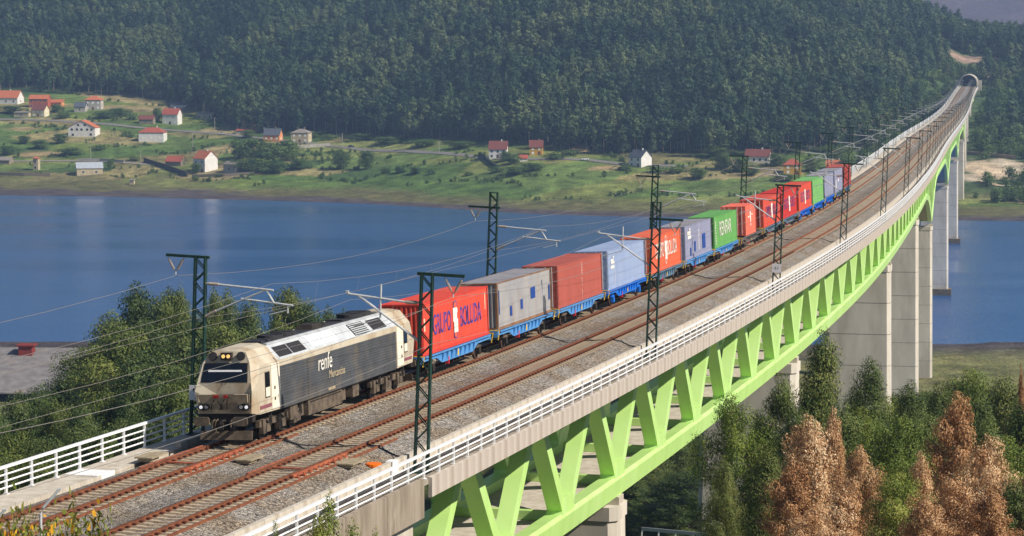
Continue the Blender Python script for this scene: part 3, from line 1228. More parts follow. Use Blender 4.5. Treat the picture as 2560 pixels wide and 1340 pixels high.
# ------------------------------------------------------------------ locomotive
cream = M('cream_paint', (200, 189, 169), (178, 165, 144), scale=.9, rough=.5, spec=.35, stretch=(1, 1, .4), c3=(160, 128, 90), scale3=.9, lo3=.52, hi3=.85)
cream_dirty = M('cream_dirty', (160, 146, 124), (130, 116, 98), scale=2.2, rough=.6, c3=(112, 98, 82), scale3=1.4, lo3=.5, hi3=.8)
loco_white = M('door_white', (238, 230, 214), (226, 214, 194), scale=2, rough=.4, spec=.4)
loco_grey = M('loco_grey', (82, 84, 88), (70, 71, 74), scale=1.0, rough=.5, spec=.4, c3=(112, 102, 90), scale3=.6, lo3=.5, hi3=.8)
loco_pale = M('shoulder_grey', (196, 200, 204), (176, 180, 184), scale=1.5, rough=.5, c3=(150, 146, 140), scale3=1.2, lo3=.55, hi3=.8)
loco_roof = M('roof_soot', (58, 58, 62), (42, 42, 45), scale=2, rough=.7)
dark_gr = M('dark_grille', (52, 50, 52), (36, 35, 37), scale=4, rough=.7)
glass_dk = M('dark_glass', (16, 20, 30), rough=.06, spec=.6, coat=.3)
under = M('underframe_dirt', (112, 98, 84), (82, 72, 62), scale=2.5, rough=.85, bump=.2, bscale=10, c3=(56, 50, 45), scale3=1.5, lo3=.5, hi3=.75)
under_dk = M('underframe_dark', (54, 48, 44), (38, 34, 32), scale=3, rough=.85)
maroon = M('maroon_stripe', (140, 84, 96), (126, 74, 84), scale=3, rough=.5)
red_hose = M('red_hose', (150, 36, 30), rough=.55)
lamp_white = bpy.data.materials.new('lamp_lit')
lamp_white.use_nodes = True
lb = lamp_white.node_tree.nodes['Principled BSDF']
lb.inputs['Base Color'].default_value = (.8, .8, .85, 1)
lb.inputs['Emission Color'].default_value = (.9, .93, 1, 1)
lb.inputs['Emission Strength'].default_value = .35
lamp_amber = bpy.data.materials.new('lamp_amber')
lamp_amber.use_nodes = True
lb = lamp_amber.node_tree.nodes['Principled BSDF']
lb.inputs['Base Color'].default_value = (.8, .5, .15, 1)
lb.inputs['Emission Color'].default_value = (1, .62, .2, 1)
lb.inputs['Emission Strength'].default_value = .6
lens = M('lamp_lens', (150, 150, 156), rough=.2, spec=.6)

TROLL = R(-2.3)
LH = 11.6
LS = 5.7 + LH
loco = thing('locomotive', 'cream and dark grey diesel locomotive leading the freight train', 'locomotive', P(LS, -TC, 0), rot_at(LS, TROLL))


def ring(y, pts):
    return [(x, y + dy, z) for x, z, dy in pts] + [(-x, y + dy, z) for x, z, dy in reversed(pts)]


FR = [(1.28, 1.42, .1), (1.38, 2.42, 0), (1.3, 2.8, .14), (1.12, 3.68, .5), (.86, 4.12, .72), (.42, 4.2, .8)]
CR = [(1.44, 1.3, .62), (1.45, 2.42, .5), (1.45, 2.8, .55), (1.45, 3.5, .9), (.84, 4.16, 1.3), (.42, 4.27, 1.4)]
CB = [(1.45, 1.25, 0), (1.45, 2.42, 0), (1.45, 2.8, 0), (1.45, 3.5, 0), (.84, 4.16, 0), (.42, 4.29, 0)]
for e in (-1, 1):
    rings = [ring(-LH, FR), ring(-LH, CR), ring(-LH + 3.25, CB)]
    mb = MB()
    n = len(rings[0])
    mb.loft(rings, True, True)
    if e > 0:
        mb.v = [(-x, -y, z) for x, y, z in mb.v]
    cb = mb.build('cab', cream, loco)
    g = lambda x, z, y: (x * -e, y * -e, z)           # mirror a detail for the rear cab
    # wind screen with its rubber frame
    def fpt(x, z, out):
        # point on the sloping front at height z
        zs, ys = [1.42, 2.42, 2.8, 3.68, 4.12, 4.2], [.1, 0, .14, .5, .72, .8]
        return (x, -LH + float(np.interp(z, zs, ys)) - out, z)
    def fplate(name, xw0, xw1, z0, z1, out, th, mat, parent):
        q = [fpt(-xw0, z0, out), fpt(xw0, z0, out), fpt(xw1, z1, out), fpt(-xw1, z1, out)]
        q2 = [(a, b_ + th, c_) for a, b_, c_ in q]
        m_ = MB()
        m_.loft([[Vector(p) for p in q], [Vector(p) for p in q2]])
        if e > 0:
            m_.v = [(-x, -y, z) for x, y, z in m_.v]
        return m_.build(name, mat, parent)
    fr = fplate('screen_frame', 1.13, 1.03, 2.82, 3.66, .018, .04, black_rub, cb)
    fplate('windscreen', 1.08, .98, 2.87, 3.61, .032, .02, glass_dk, fr)
    if e < 0:
        fplate('sun_blind', .82, .8, 3.28, 3.36, .037, .004, plate_white, fr)
    low = fplate('nose_panel', 1.22, 1.27, 1.46, 2.3, .02, .03, cream_dirty, cb)
    for sx in (-1, 1):
        # lower lamps, upper horn covers
        m_ = MB()
        m_.tube([fpt(sx * .98, 1.72, .02), fpt(sx * .98, 1.72, .1)], .26, 12)
        m_.v = [((x - sx * .98) * 1.15 + sx * .98, y, (z - 1.72) * .62 + 1.72) for x, y, z in m_.v]
        if e > 0:
            m_.v = [(-x, -y, z) for x, y, z in m_.v]
        lh = m_.build('lamp_housing', under_dk, cb)
        for q, mt in ((.12, lamp_white if e < 0 else lens), (-.14, lens)):
            m_ = MB().tube([fpt(sx * (.98 + q), 1.72, .1), fpt(sx * (.98 + q), 1.72, .125)], .078, 10)
            if e > 0:
                m_.v = [(-x, -y, z) for x, y, z in m_.v]
            m_.build('headlight', mt, lh)
        p = Vector(fpt(sx * .68, 3.93, -.02))
        m_ = MB().tube([p, p + Vector((0, -.1, .05))], .2, 14)
        if e > 0:
            m_.v = [(-x, -y, z) for x, y, z in m_.v]
        m_.build('horn_grille', dark_gr, cb)
        # nose hand rails
        m_ = MB().tube([fpt(sx * 1.18, 1.95, .09), fpt(sx * 1.18, 2.3, .09), fpt(sx * .55, 2.3, .09)], .022, 6)
        if e > 0:
            m_.v = [(-x, -y, z) for x, y, z in m_.v]
        m_.build('nose_handrail', cream, cb)
    p = Vector(fpt(0, 3.93, 0))
    m_ = MB().box(p + Vector((0, -.05, .02)), (.52, .22, .34))
    if e > 0:
        m_.v = [(-x, -y, z) for x, y, z in m_.v]
    tl_ = m_.build('top_lamp_box', under_dk, cb)
    for q in (-.12, .12):
        m_ = MB().tube([p + Vector((q, -.16, .03)), p + Vector((q, -.185, .03))], .085, 12)
        if e > 0:
            m_.v = [(-x, -y, z) for x, y, z in m_.v]
        m_.build('top_lamp', lamp_amber if e < 0 else lens, tl_)
    m_ = MB().tube([fpt(.05, 2.72, .05), fpt(.12, 2.84, .06), fpt(-.3, 3.05, .07)], .014, 5)
    if e > 0:
        m_.v = [(-x, -y, z) for x, y, z in m_.v]
    m_.build('wiper', black_rub, cb)
    # hoses and coupling on the nose
    if e < 0:
        for x0, x1 in ((-.42, -.62), (-.2, -.05), (.08, -.18), (.25, .15)):
            m_ = MB().tube([fpt(x0, 2.2, .06), fpt(x0, 2.05, .16), fpt((x0 + x1) / 2, 1.85, .18), fpt(x1, 1.62, .08)], .035, 6)
            m_.build('jumper_hose', under_dk, cb)
        for x0 in (-.42, -.28, .08, .16):
            MB().box(fpt(x0, 2.2, .07), (.1, .1, .12)).build('hose_socket', red_hose, cb)
    for sx in (-1, 1):
        X0 = sx * 1.452
        def sp(name, y0, y1, z0, z1, mat, out=.012, parent=cb):
            m_ = MB().b2(X0 - .01, X0 + sx * out, -LH + y0, -LH + y1, z0, z1)
            if e > 0:
                m_.v = [(-x, -y, z) for x, y, z in m_.v]
            return m_.build(name, mat, parent)
        dr = sp('cab_door', 2.15, 3.2, 1.34, 3.42, loco_white, .03)
        for zz in (1.75, 2.25):
            m_ = MB().b2(X0, X0 + sx * .06, -LH + 2.45, -LH + 2.55, zz, zz + .13)
            if e > 0:
                m_.v = [(-x, -y, z) for x, y, z in m_.v]
            m_.build('door_handle', under_dk, dr)
        wf = sp('side_window_frame', 1.42, 2.02, 1.95, 3.12, black_rub, .012)
        sp('side_window', 1.47, 1.97, 2.48, 3.08, glass_dk, .02, wf)
        sp('window_lower_panel', 1.47, 1.97, 2.0, 2.42, loco_white, .02, wf)
        sp('side_stripe', .75, 2.12, 1.5, 1.66, maroon, .008)
    m_ = MB().b2(-1.3, 1.3, -LH + .15, -LH + .5, 1.02, 1.4)
    if e > 0:
        m_.v = [(-x, -y, z) for x, y, z in m_.v]
    bb = m_.build('buffer_beam', under_dk, loco)
    for sx in (-1, 1):
        p = Vector((sx * .92, -LH + .15, 1.12))
        m_ = MB().tube([p, p + Vector((0, -.5, 0))], .11, 10)
        m_.loft([[p + Vector((dx, dy, dz)) for dx, dz in ((-.36, -.12), (-.28, -.2), (.28, -.2), (.36, -.12), (.36, .12), (.28, .2), (-.28, .2), (-.36, .12))] for dy in (-.5, -.58)])
        if e > 0:
            m_.v = [(-x, -y, z) for x, y, z in m_.v]
        m_.build('buffer', under, bb)
        for q in (.36, .5):
            m_ = MB().tube([(sx * q, -LH + .14, 1.15), (sx * q, -LH - .12, 1.1), (sx * (q + .03), -LH - .18, .8), (sx * (q - .02), -LH - .1, .55), (sx * (q - .08), -LH - .02, .6)], .032, 6)
            if e > 0:
                m_.v = [(-x, -y, z) for x, y, z in m_.v]
            m_.build('brake_hose', under, bb)
    m_ = MB().tube([(0, -LH + .15, 1.1), (0, -LH - .35, 1.12), (0, -LH - .4, .98)], .06, 8)
    m_.b2(-.1, .1, -LH - .42, -LH - .3, .75, 1.05)
    if e > 0:
        m_.v = [(-x, -y, z) for x, y, z in m_.v]
    m_.build('coupling_hook', under_dk, bb)
    m_ = MB()
    m_.loft([[(-1.25, -LH + y, z0), (1.25, -LH + y, z0), (1.25, -LH + y + .12, z1), (-1.25, -LH + y + .12, z1)] for y, z0, z1 in ((.1, .22, .62), (.16, .22, .62))])
    if e > 0:
        m_.v = [(-x, -y, z) for x, y, z in m_.v]
    m_.build('rail_guard', under, bb)

YA, YB = -LH + 3.25, LH - 3.25
m_ = MB()
m_.loft([ring(YA, [(1.40, 1.22, 0), (1.40, 3.48, 0), (.8, 4.1, 0), (.42, 4.22, 0)]), ring(YB, [(1.40, 1.22, 0), (1.40, 3.48, 0), (.8, 4.1, 0), (.42, 4.22, 0)])])
body = m_.build('body', cream, loco)
for sx in (-1, 1):
    # ribbed side: one folded sheet
    m_ = MB()
    nrib = 15
    prof_ = []
    for k in range(nrib):
        z0 = 1.22 + k * (1.98 / nrib)
        prof_ += [(1.438, z0), (1.438, z0 + .022), (1.462, z0 + .035), (1.462, z0 + .12)]
    prof_.append((1.44, 3.205))
    rr_ = [[(sx * x, y, z) for x, z in prof_] for y in (YA + .02, YB - .02)]
    if sx > 0:
        rr_ = rr_[::-1]
    m_.loft(rr_, close=False, caps=False)
    m_.build('ribbed_side', loco_grey, body)
    m_ = MB().b2(sx * 1.39, sx * 1.452, YA, YB, 3.207, 3.5)
    m_.build('cantrail', cream, body)
    for yy in (YA + 3.55, YA + 3.68):
        MB().b2(sx * 1.44, sx * 1.47, yy, yy + .04, 1.25, 3.2).build('side_seam', loco_grey, body)
    # sloping shoulder with windows, hatches and louvres
    def shp(name, y0, y1, u0, u1, out, mat, parent=body):
        nx, nz = .66, .75
        def q(u, o):
            x = 1.452 - u * .62 + o * nx
            z = 3.505 + u * .66 + o * nz
            return x, z
        m2 = MB()
        a, b2_, c2, d2 = q(u0, out), q(u1, out), q(u1, -.03), q(u0, -.03)
        m2.loft([[(sx * p_[0], y, p_[1]) for p_ in (a, b2_, c2, d2)] for y in ((y0, y1) if sx < 0 else (y1, y0))])
        return m2.build(name, mat, parent)
    sh = shp('shoulder', YA - .1, YB + .1, .0, 1.0, .0, loco_pale)
    for y0, y1 in ((.3, 2.0), (2.1, 3.8)):
        shp('engine_window', YA + y0, YA + y1, .14, .8, .012, dark_gr, sh)
    for y0, y1 in ((4.6, 6.35), (6.4, 8.3)):
        shp('hatch', YA + y0, YA + y1, .15, .9, .03, M('hatch_pale', (214, 220, 226), (200, 206, 212), scale=1, rough=.45), sh)
    lv = shp('louvre_panel', YA + 10.6, YA + 12.9, .1, .92, .01, black_rub, sh)
    for k in range(6):
        shp('louvre_slat', YA + 10.65, YA + 12.85, .14 + k * .13, .14 + k * .13 + .055, .05, loco_pale, lv)
    shp('grille_panel', YA + 13.4, YA + 15.5, .12, .85, .012, dark_gr, sh)
m_ = MB()
m_.loft([[(-.82, y, 4.1), (-.42, y, 4.235), (.42, y, 4.235), (.82, y, 4.1)] for y in (YA + .1, YB - .1)], close=False, caps=False)
m_.v = [(x, y, z + .006) for x, y, z in m_.v]
m_.build('roof', loco_roof, body)
for yy, rr_, hh in ((2.6, .62, .2), (4.3, .62, .2), (9.3, .5, .14), (13.6, .66, .22), (15.0, .66, .22)):
    fo = MB().tube([(0, YA + yy, 4.22), (0, YA + yy, 4.22 + hh)], rr_, 20).build('roof_fan', loco_roof, body)
    for k in range(6):
        a = k * math.pi / 6
        MB().bar((rr_ * .9 * math.cos(a), YA + yy + rr_ * .9 * math.sin(a), 4.225 + hh), (-rr_ * .9 * math.cos(a), YA + yy - rr_ * .9 * math.sin(a), 4.225 + hh), .03, .02).build('fan_guard', dark_gr, fo)
m_ = MB()
m_.loft([[(-.5, YA + 7.0, 4.2), (.5, YA + 7.0, 4.2), (.5, YA + 8.6, 4.2), (-.5, YA + 8.6, 4.2)], [(-.35, YA + 7.2, 4.46), (.35, YA + 7.2, 4.46), (.35, YA + 8.4, 4.46), (-.35, YA + 8.4, 4.46)]])
m_.build('exhaust_box', under_dk, body)
for yy in (.4, 1.2, 11.3):
    MB().b2(-.45, .45, YA + yy, YA + yy + .5, 4.22, 4.33).build('roof_box', loco_roof, body)
MB().b2(.62, .78, YA + .2, YB - .2, 4.16, 4.24).build('roof_conduit', loco_pale, body)
# lettering on the ribbed side
side_text('renfe', 1.15, M('letter_white', (236, 230, 218), rough=.6), body, 1.468, YA + 4.95, 2.42, .82, 1.0, shear=.12)
side_text('Mercanc\u00edas', .56, M('letter_tan', (206, 188, 152), (180, 160, 128), scale=8, rough=.7), body, 1.468, YA + 6.45, 1.92, .9, 1.0)
for k_ in range(5):
    MB().b2(1.462, 1.468, YA + 6.3 + k_ * .2, YA + 6.42 + k_ * .2, 1.33, 1.47).build('faded_mark', M('letter_tan', (206, 188, 152)), body)
# running gear
m_ = MB().b2(-1.3, 1.3, YA + 3.9, YA + 8.6, .42, 1.2)
tk = m_.build('fuel_tank', under, loco)
MB().b2(1.302, 1.33, YA + 4.1, YA + 8.4, 1.02, 1.06).build('tank_rail', under_dk, tk)
for y0, y1, x1 in ((3.0, 3.5, 1.2), (8.9, 9.5, 1.15), (1.55, 2.5, 1.3), (10.3, 11.2, 1.25)):
    MB().b2(-x1, x1, YA + y0, YA + y1, .5, 1.2).build('equipment_box', under, loco)
MB().b2(-1.1, 1.1, YA, YB, 1.0, 1.219).build('underframe', under_dk, loco)
for yc in (-LH + 4.0, LH - 4.0):
    bg_ = MB()
    for sx in (-1, 1):
        bg_.b2(sx * .98, sx * 1.18, yc - 2.75, yc + 2.75, .62, .92)
    bg_.b2(-1.0, 1.0, yc - .3, yc + .3, .5, .9)
    bgo = bg_.build('bogie', under, loco)
    for k in (-1, 0, 1):
        yw = yc + k * 1.9
        for sx in (-1, 1):
            wh = MB().tube([(sx * .80, yw, .52), (sx * .92, yw, .52)], .52, 24).build('wheel', under_dk, bgo)
            MB().tube([(sx * .92, yw, .52), (sx * .945, yw, .52)], .3, 16).build('wheel_hub', under, wh)
            MB().b2(sx * 1.0, sx * 1.28, yw - .24, yw + .24, .34, .72).build('axle_box', under, bgo)
            sp_ = MB()
            pts = [(sx * 1.16 + .12 * math.cos(q * .7), yw + .42 + .12 * math.sin(q * .7), .66 + q * .0105) for q in range(55)]
            sp_.tube(pts, .028, 5)
            sp_.build('spring', under_dk, bgo)
            MB().b2(sx * 1.05, sx * 1.27, yw - .62, yw - .3, .3, .95).build('brake_unit', under, bgo)
            MB().tube([(sx * 1.2, yw - .2, .95), (sx * 1.26, yw + .25, .6)], .05, 8).build('damper', under_dk, bgo)

# ------------------------------------------------------------------ containers
def cont_meshes(L, H=2.9, W=2.44):
    """shared meshes of one container size, origin at the middle of the base"""
    out = {}
    hy, hx = L / 2, W / 2
    pitch = .278
    n = int((L - .36) / pitch)
    y0 = -n * pitch / 2
    pr = []
    for k in range(n):
        a = y0 + k * pitch
        pr += [(0, a), (0, a + .075), (-.036, a + .14), (-.036, a + .21)]
    pr.append((0, y0 + n * pitch))
    for sx in (1, -1):
        mb_ = MB()
        rr = [[(sx * (hx - .012 + p_), a, z) for p_, a in pr] for z in (.16, H - .06)]
        mb_.loft(rr if sx > 0 else rr[::-1], close=False, caps=False)
        out['side%d' % sx] = mb_.mesh('side_panel', cream)
    mb_ = MB()
    n2 = 8
    p2 = W * .88 / n2
    pe = []
    for k in range(n2):
        a = -n2 * p2 / 2 + k * p2
        pe += [(0, a), (0, a + p2 * .3), (.045, a + p2 * .5), (.045, a + p2 * .8)]
    pe.append((0, n2 * p2 / 2))
    mb_.loft([[(a, -hy + .02 + p_, z) for p_, a in pe] for z in (H - .1, .16)], close=False, caps=False)
    out['front'] = mb_.mesh('end_wall', cream)
    mb_ = MB()
    for sx in (-1, 1):
        mb_ = MB()
        mb_.b2(sx * .012, sx * (hx - .08), -hy + .015, -hy + .07, .14, H - .12)
        for k in range(5):
            mb_.b2(sx * .06, sx * (hx - .13), -hy + .005, -hy + .03, .25 + k * .53, .25 + k * .53 + .38)
        out['door%d' % sx] = mb_.mesh('door', cream)
    mb_ = MB()
    for x in (-.85, -.4, .4, .85):
        mb_.tube([(x, -hy - .03, .12), (x, -hy - .03, H - .08)], .025, 6)
    out['bars'] = mb_.mesh('locking_bars', galv)
    mb_ = MB()
    nr_ = int((L - .3) / .42)
    pr = []
    for k in range(nr_):
        a = -nr_ * .21 + k * .42
        pr += [(0, a), (0, a + .16), (.016, a + .2), (.016, a + .38)]
    pr.append((0, nr_ * .21))
    mb_.loft([[(x, a, H - .025 + p_) for p_, a in pr] for x in (hx - .03, -hx + .03)], close=False, caps=False)
    out['roof'] = mb_.mesh('roof', cream)
    mb_ = MB()
    for sx in (-1, 1):
        for sy in (-1, 1):
            mb_.b2(sx * (hx - .14), sx * (hx + .004), sy * (hy - .12), sy * hy, 0, H)
        mb_.b2(sx * (hx - .06), sx * (hx + .002), -hy + .12, hy - .12, .0, .165)
        mb_.b2(sx * (hx - .06), sx * (hx + .002), -hy + .12, hy - .12, H - .07, H - .002)
    for sy in (-1, 1):
        mb_.b2(-hx + .14, hx - .14, sy * (hy - .09), sy * (hy - .002), 0, .15)
        mb_.b2(-hx + .14, hx - .14, sy * (hy - .09), sy * (hy - .002), H - .1, H - .004)
    out['frame'] = mb_.mesh('frame', cream)
    mb_ = MB()
    mb_.quad((-hx + .05, -hy + .08, .1), (hx - .05, -hy + .08, .1), (hx - .05, hy - .05, .1), (-hx + .05, hy - .05, .1))
    mb_.quad((-hx + .14, hy - .04, .1), (hx - .14, hy - .04, .1), (hx - .14, hy - .04, H - .05), (-hx + .14, hy - .04, H - .05))
    out['floor'] = mb_.mesh('floor', under_dk)
    return out


def cmat(name, c1, c2, stain, amt=.62):
    return M(name, c1, c2, scale=.8, rough=.55, spec=.3, stretch=(1, 1, .35), c3=stain, scale3=.9, lo3=amt, hi3=.9, bump=.08, bscale=5)


_cm = {}
CB_Z = 1.30


def container(label, sa, sb, side_m, roof_m, frame_m, end='wall', H=2.9):
    L = round(sb - sa, 1)
    if (L, H) not in _cm:
        _cm[(L, H)] = cont_meshes(L, H)
    ms_ = _cm[(L, H)]
    s = (sa + sb) / 2
    pos = P(s, -TC, 0)
    rm = Matrix.Rotation(-at_s(s)[3], 3, 'Z') @ Matrix.Rotation(TROLL, 3, 'Y')
    r_ = thing('shipping_container', label, 'container', pos + rm @ Vector((0, 0, CB_Z)), rot_at(s, TROLL), 'containers on the freight train')
    for key, nm, mt in (('side1', 'side_panel', side_m), ('side-1', 'side_panel', side_m), ('roof', 'roof', roof_m), ('frame', 'frame', frame_m), ('floor', 'floor', None)):
        o = link(nm, ms_[key], r_)
        if mt:
            set_mat(o, mt)
    if end == 'wall':
        set_mat(link('end_wall', ms_['front'], r_), side_m)
    else:
        set_mat(link('door', ms_['door1'], r_), side_m)
        set_mat(link('door', ms_['door-1'], r_), side_m)
        link('locking_bars', ms_['bars'], r_)['kind'] = 'stuff'
    return r_, L


red1 = cmat('red_paint', (216, 80, 60), (204, 72, 55), (198, 98, 80), .6)
red_f = cmat('red_frame', (218, 66, 52), (196, 58, 46), (150, 70, 50), .6)
rust_f = cmat('rusty_frame', (150, 118, 92), (128, 86, 58), (104, 62, 40), .5)
bluegrey = cmat('faded_grey_blue', (166, 162, 158), (146, 146, 152), (150, 122, 96), .55)
grey_roof = cmat('grey_roof', (150, 148, 154), (132, 132, 140), (128, 106, 92), .55)
brick = cmat('brick_red', (174, 90, 78), (162, 82, 71), (150, 90, 78), .6)
steel_bl = cmat('steel_blue', (150, 166, 196), (138, 154, 188), (160, 160, 172), .6)
orange = cmat('orange_paint', (220, 102, 68), (210, 94, 62), (216, 132, 94), .6)
slate_bl = cmat('slate_blue', (146, 148, 172), (132, 134, 160), (104, 116, 156), .62)
cgreen = cmat('container_green', (104, 166, 90), (92, 152, 80), (128, 170, 92), .6)
salmon = cmat('salmon_red', (232, 116, 94), (220, 104, 84), (232, 138, 116), .6)
red2 = cmat('signal_red', (194, 54, 48), (180, 48, 43), (176, 66, 56), .6)
red3 = cmat('orange_red', (208, 82, 62), (194, 73, 56), (188, 98, 78), .6)
lgreen = cmat('light_green', (122, 178, 104), (108, 164, 94), (138, 176, 112), .62)
dgrey = cmat('dark_grey_blue', (112, 120, 140), (98, 106, 128), (132, 122, 112), .62)
brown_r = cmat('brown_red', (158, 62, 54), (144, 54, 48), (130, 62, 52), .62)
blue_l = M('letter_blue', (66, 64, 150), (84, 72, 150), scale=2, rough=.6)
purple_l = M('letter_purple', (92, 66, 130), rough=.6)
white_l = M('letter_plain_white', (238, 232, 222), (222, 214, 204), scale=3, rough=.6)
dblue = M('patch_blue', (36, 74, 150), (30, 64, 138), scale=2, rough=.55)
HXT = 1.226


def marks(r_, items, mat, nm='mark'):
    """small painted bars on the near side: (y, z, length, height)"""
    for y, z, l_, h_ in items:
        MB().b2(HXT - .004, HXT, y - l_ / 2, y + l_ / 2, z - h_ / 2, z + h_ / 2).build(nm, mat, r_)


def emblem(r_, y, z, k=1.0, mat=None, ringm=None):
    if ringm:
        for dz in (.95, -.95):
            MB().tube([(HXT - .004, y, z + dz * k), (HXT + .001, y, z + dz * k)], .42 * k, 16).build('emblem_disc', ringm, r_)
            MB().tube([(HXT + .001, y, z + dz * k), (HXT + .003, y, z + dz * k)], .33 * k, 16).build('emblem_disc', orange, r_)
    m2 = MB()
    for q in ((-.1, .35, .95, 1.0), (.1, -.45, .95, .95), (.0, -.05, .7, .5), (.22, .62, .55, .3)):
        m2.b2(HXT + .003, HXT + .006, y + (q[0] - q[2] / 2) * k, y + (q[0] + q[2] / 2) * k, z + (q[1] - q[3] / 2) * k, z + (q[1] + q[3] / 2) * k)
        # each bar a touch prouder than the last
        for i in range(-8, 0):
            x_, y_, z_ = m2.v[i]
            m2.v[i] = (x_ + .001 * (len(m2.v) / 8), y_, z_)
    m2.build('emblem', mat or white_l, r_)


r_, L = container('bright red container with blue lettering, first behind the locomotive', 30.9, 43.9, red1, red1, red_f)
side_text('GRUPO', 1.32, blue_l, r_, HXT, -4.45, .98, fit=(3.35, 1.15))
side_text('BOLUDA', 1.32, blue_l, r_, HXT, .75, .98, fit=(4.2, 1.15))
emblem(r_, -.25, 1.5, .8, white_l, blue_l)
marks(r_, [(L / 2 - .7, 2.2, .16, .7), (L / 2 - .7, 1.7, .12, .3), (-L / 2 + .45, 1.7, .25, .7)], M('pale_mark', (240, 190, 160)))
r_, L = container('weathered grey container with blue patches and rusty frame, second in the train', 45.9, 58.9, bluegrey, grey_roof, rust_f)
marks(r_, [(-.9, 1.15, .55, .62), (1.9, 1.65, 1.1, .72), (-3.4, .95, .45, .62), (L / 2 - .5, 1.35, .3, 1.0), (-L / 2 + .45, 1.7, .12, 1.5)], dblue, 'blue_patch')
r_, L = container('brick red container with white vertical numbers, third in the train', 60.7, 73.7, brick, brick, brick, 'door')
for j, ch in enumerate('CGHU 973 221'):
    if ch != ' ':
        side_text(ch, .3, white_l, r_, HXT, L / 2 - 6.2, 2.45 - j * .205, 1.15, .8)
r_, L = container('pale steel blue container on a bright blue wagon, fourth in the train', 75.5, 88.6, steel_bl, steel_bl, steel_bl, 'door')
marks(r_, [(-4.9, 2.1, .9, .2), (-4.7, 1.92, 1.1, .16), (-4.5, 2.32, .3, .18), (-4.8, 1.62, 1.2, .22)] + [(-4.1, 1.35 - .17 * j, .12, .1) for j in range(7)], white_l)
r_, L = container('orange container with white lettering behind the second near mast', 90.9, 103.4, orange, orange, orange, 'door')
side_text('GRUPO', 1.2, white_l, r_, HXT, -4.3, 1.05, fit=(3.4, 1.2))
side_text('BOLUDA', 1.2, white_l, r_, HXT, .5, 1.05, fit=(4.0, 1.2))
emblem(r_, -.1, 1.55, .85, white_l, white_l)
r_, L = container('slate blue container with dark blue patches, left of the green one', 105.3, 118.0, slate_bl, grey_roof, slate_bl, 'door')
marks(r_, [(-4.4, 2.25, 1.5, .3), (-4.0, 2.55, .5, .2), (-4.2, 1.88, 1.5, .28)] + [(.2, 2.2 - .22 * j, .25, .15) for j in range(8)], white_l)
marks(r_, [(2.6, 1.15, 1.5, 1.3), (-1.7, .95, .7, .9), (-3.7, .6, .5, .7)], dblue, 'blue_patch')
r_, L = container('green container with big white lettering in the middle of the train', 119.6, 132.2, cgreen, cgreen, cgreen)
side_text('RENFAR', 1.55, white_l, r_, HXT, -3.4, 1.0, fit=(6.4, 1.3))
marks(r_, [(-5.5, 2.35 - .24 * j, .3, .16) for j in range(9)], white_l)
r_, L = container('short salmon red container with white emblem and doors facing the locomotive', 137.6, 144.2, salmon, salmon, salmon, 'door')
emblem(r_, -.2, 1.75, .6)
marks(r_, [(-1.2, 1.75, .9, .16), (.9, 1.9, .7, .14), (0, .95, .4, .25)], white_l)
for a, b_, mt, lab in ((149.5, 162.2, red3, 'orange red container with blue lettering, next after the short salmon one'), (163.6, 176.6, red2, 'signal red container with blue lettering and dark red roof edge'), (178.4, 191.4, red3, 'orange red container with blue lettering next to the light green one')):
    r_, L = container(lab, a, b_, mt, mt, mt, 'door' if a < 150 else 'wall')
    side_text('GRUPO', 1.3, purple_l, r_, HXT, -4.6, .95, fit=(3.6, 1.1))
    side_text('BOLUDA', 1.3, purple_l, r_, HXT, .7, .95, fit=(4.0, 1.1))
    emblem(r_, -.1, 1.45, .95)
container('plain light green container near the end of the train', 192.9, 205.4, lgreen, lgreen, lgreen)
container('grey blue container after the light green one near the train end', 206.8, 219.2, slate_bl, grey_roof, dgrey, 'door')
r_, L = container('grey blue container with a small red mark, last but one', 220.9, 233.3, slate_bl, grey_roof, slate_bl)
marks(r_, [(-.4, 2.0, 1.2, .4)], red2)
marks(r_, [(-.4, 1.5, 1.4, .35), (-3.8, 1.0, .8, 1.2)], white_l)
container('brown red container closing the train', 235.0, 248.4, brown_r, brick, brown_r)

# ------------------------------------------------------------------ wagons
wblue = M('wagon_blue', (88, 150, 208), (70, 130, 190), scale=1.5, rough=.6, c3=(96, 92, 88), scale3=1.2, lo3=.6, hi3=.85)
wbright = M('wagon_bright_blue', (26, 112, 210), (20, 100, 196), scale=1.5, rough=.5)
wdull = M('wagon_dull_blue', (96, 128, 152), (78, 104, 126), scale=1.5, rough=.7, c3=(92, 84, 76), scale3=1.2, lo3=.5, hi3=.8)
wgrey = M('wagon_grey', (112, 108, 108), (90, 86, 86), scale=1.5, rough=.8)
yellow = M('yellow_paint', (232, 190, 60), (214, 172, 52), scale=4, rough=.5)
wheel_m = M('wheel_rust', (92, 66, 54), (62, 50, 44), scale=4, rough=.8)
red_m = M('brake_red', (196, 48, 58), rough=.5)


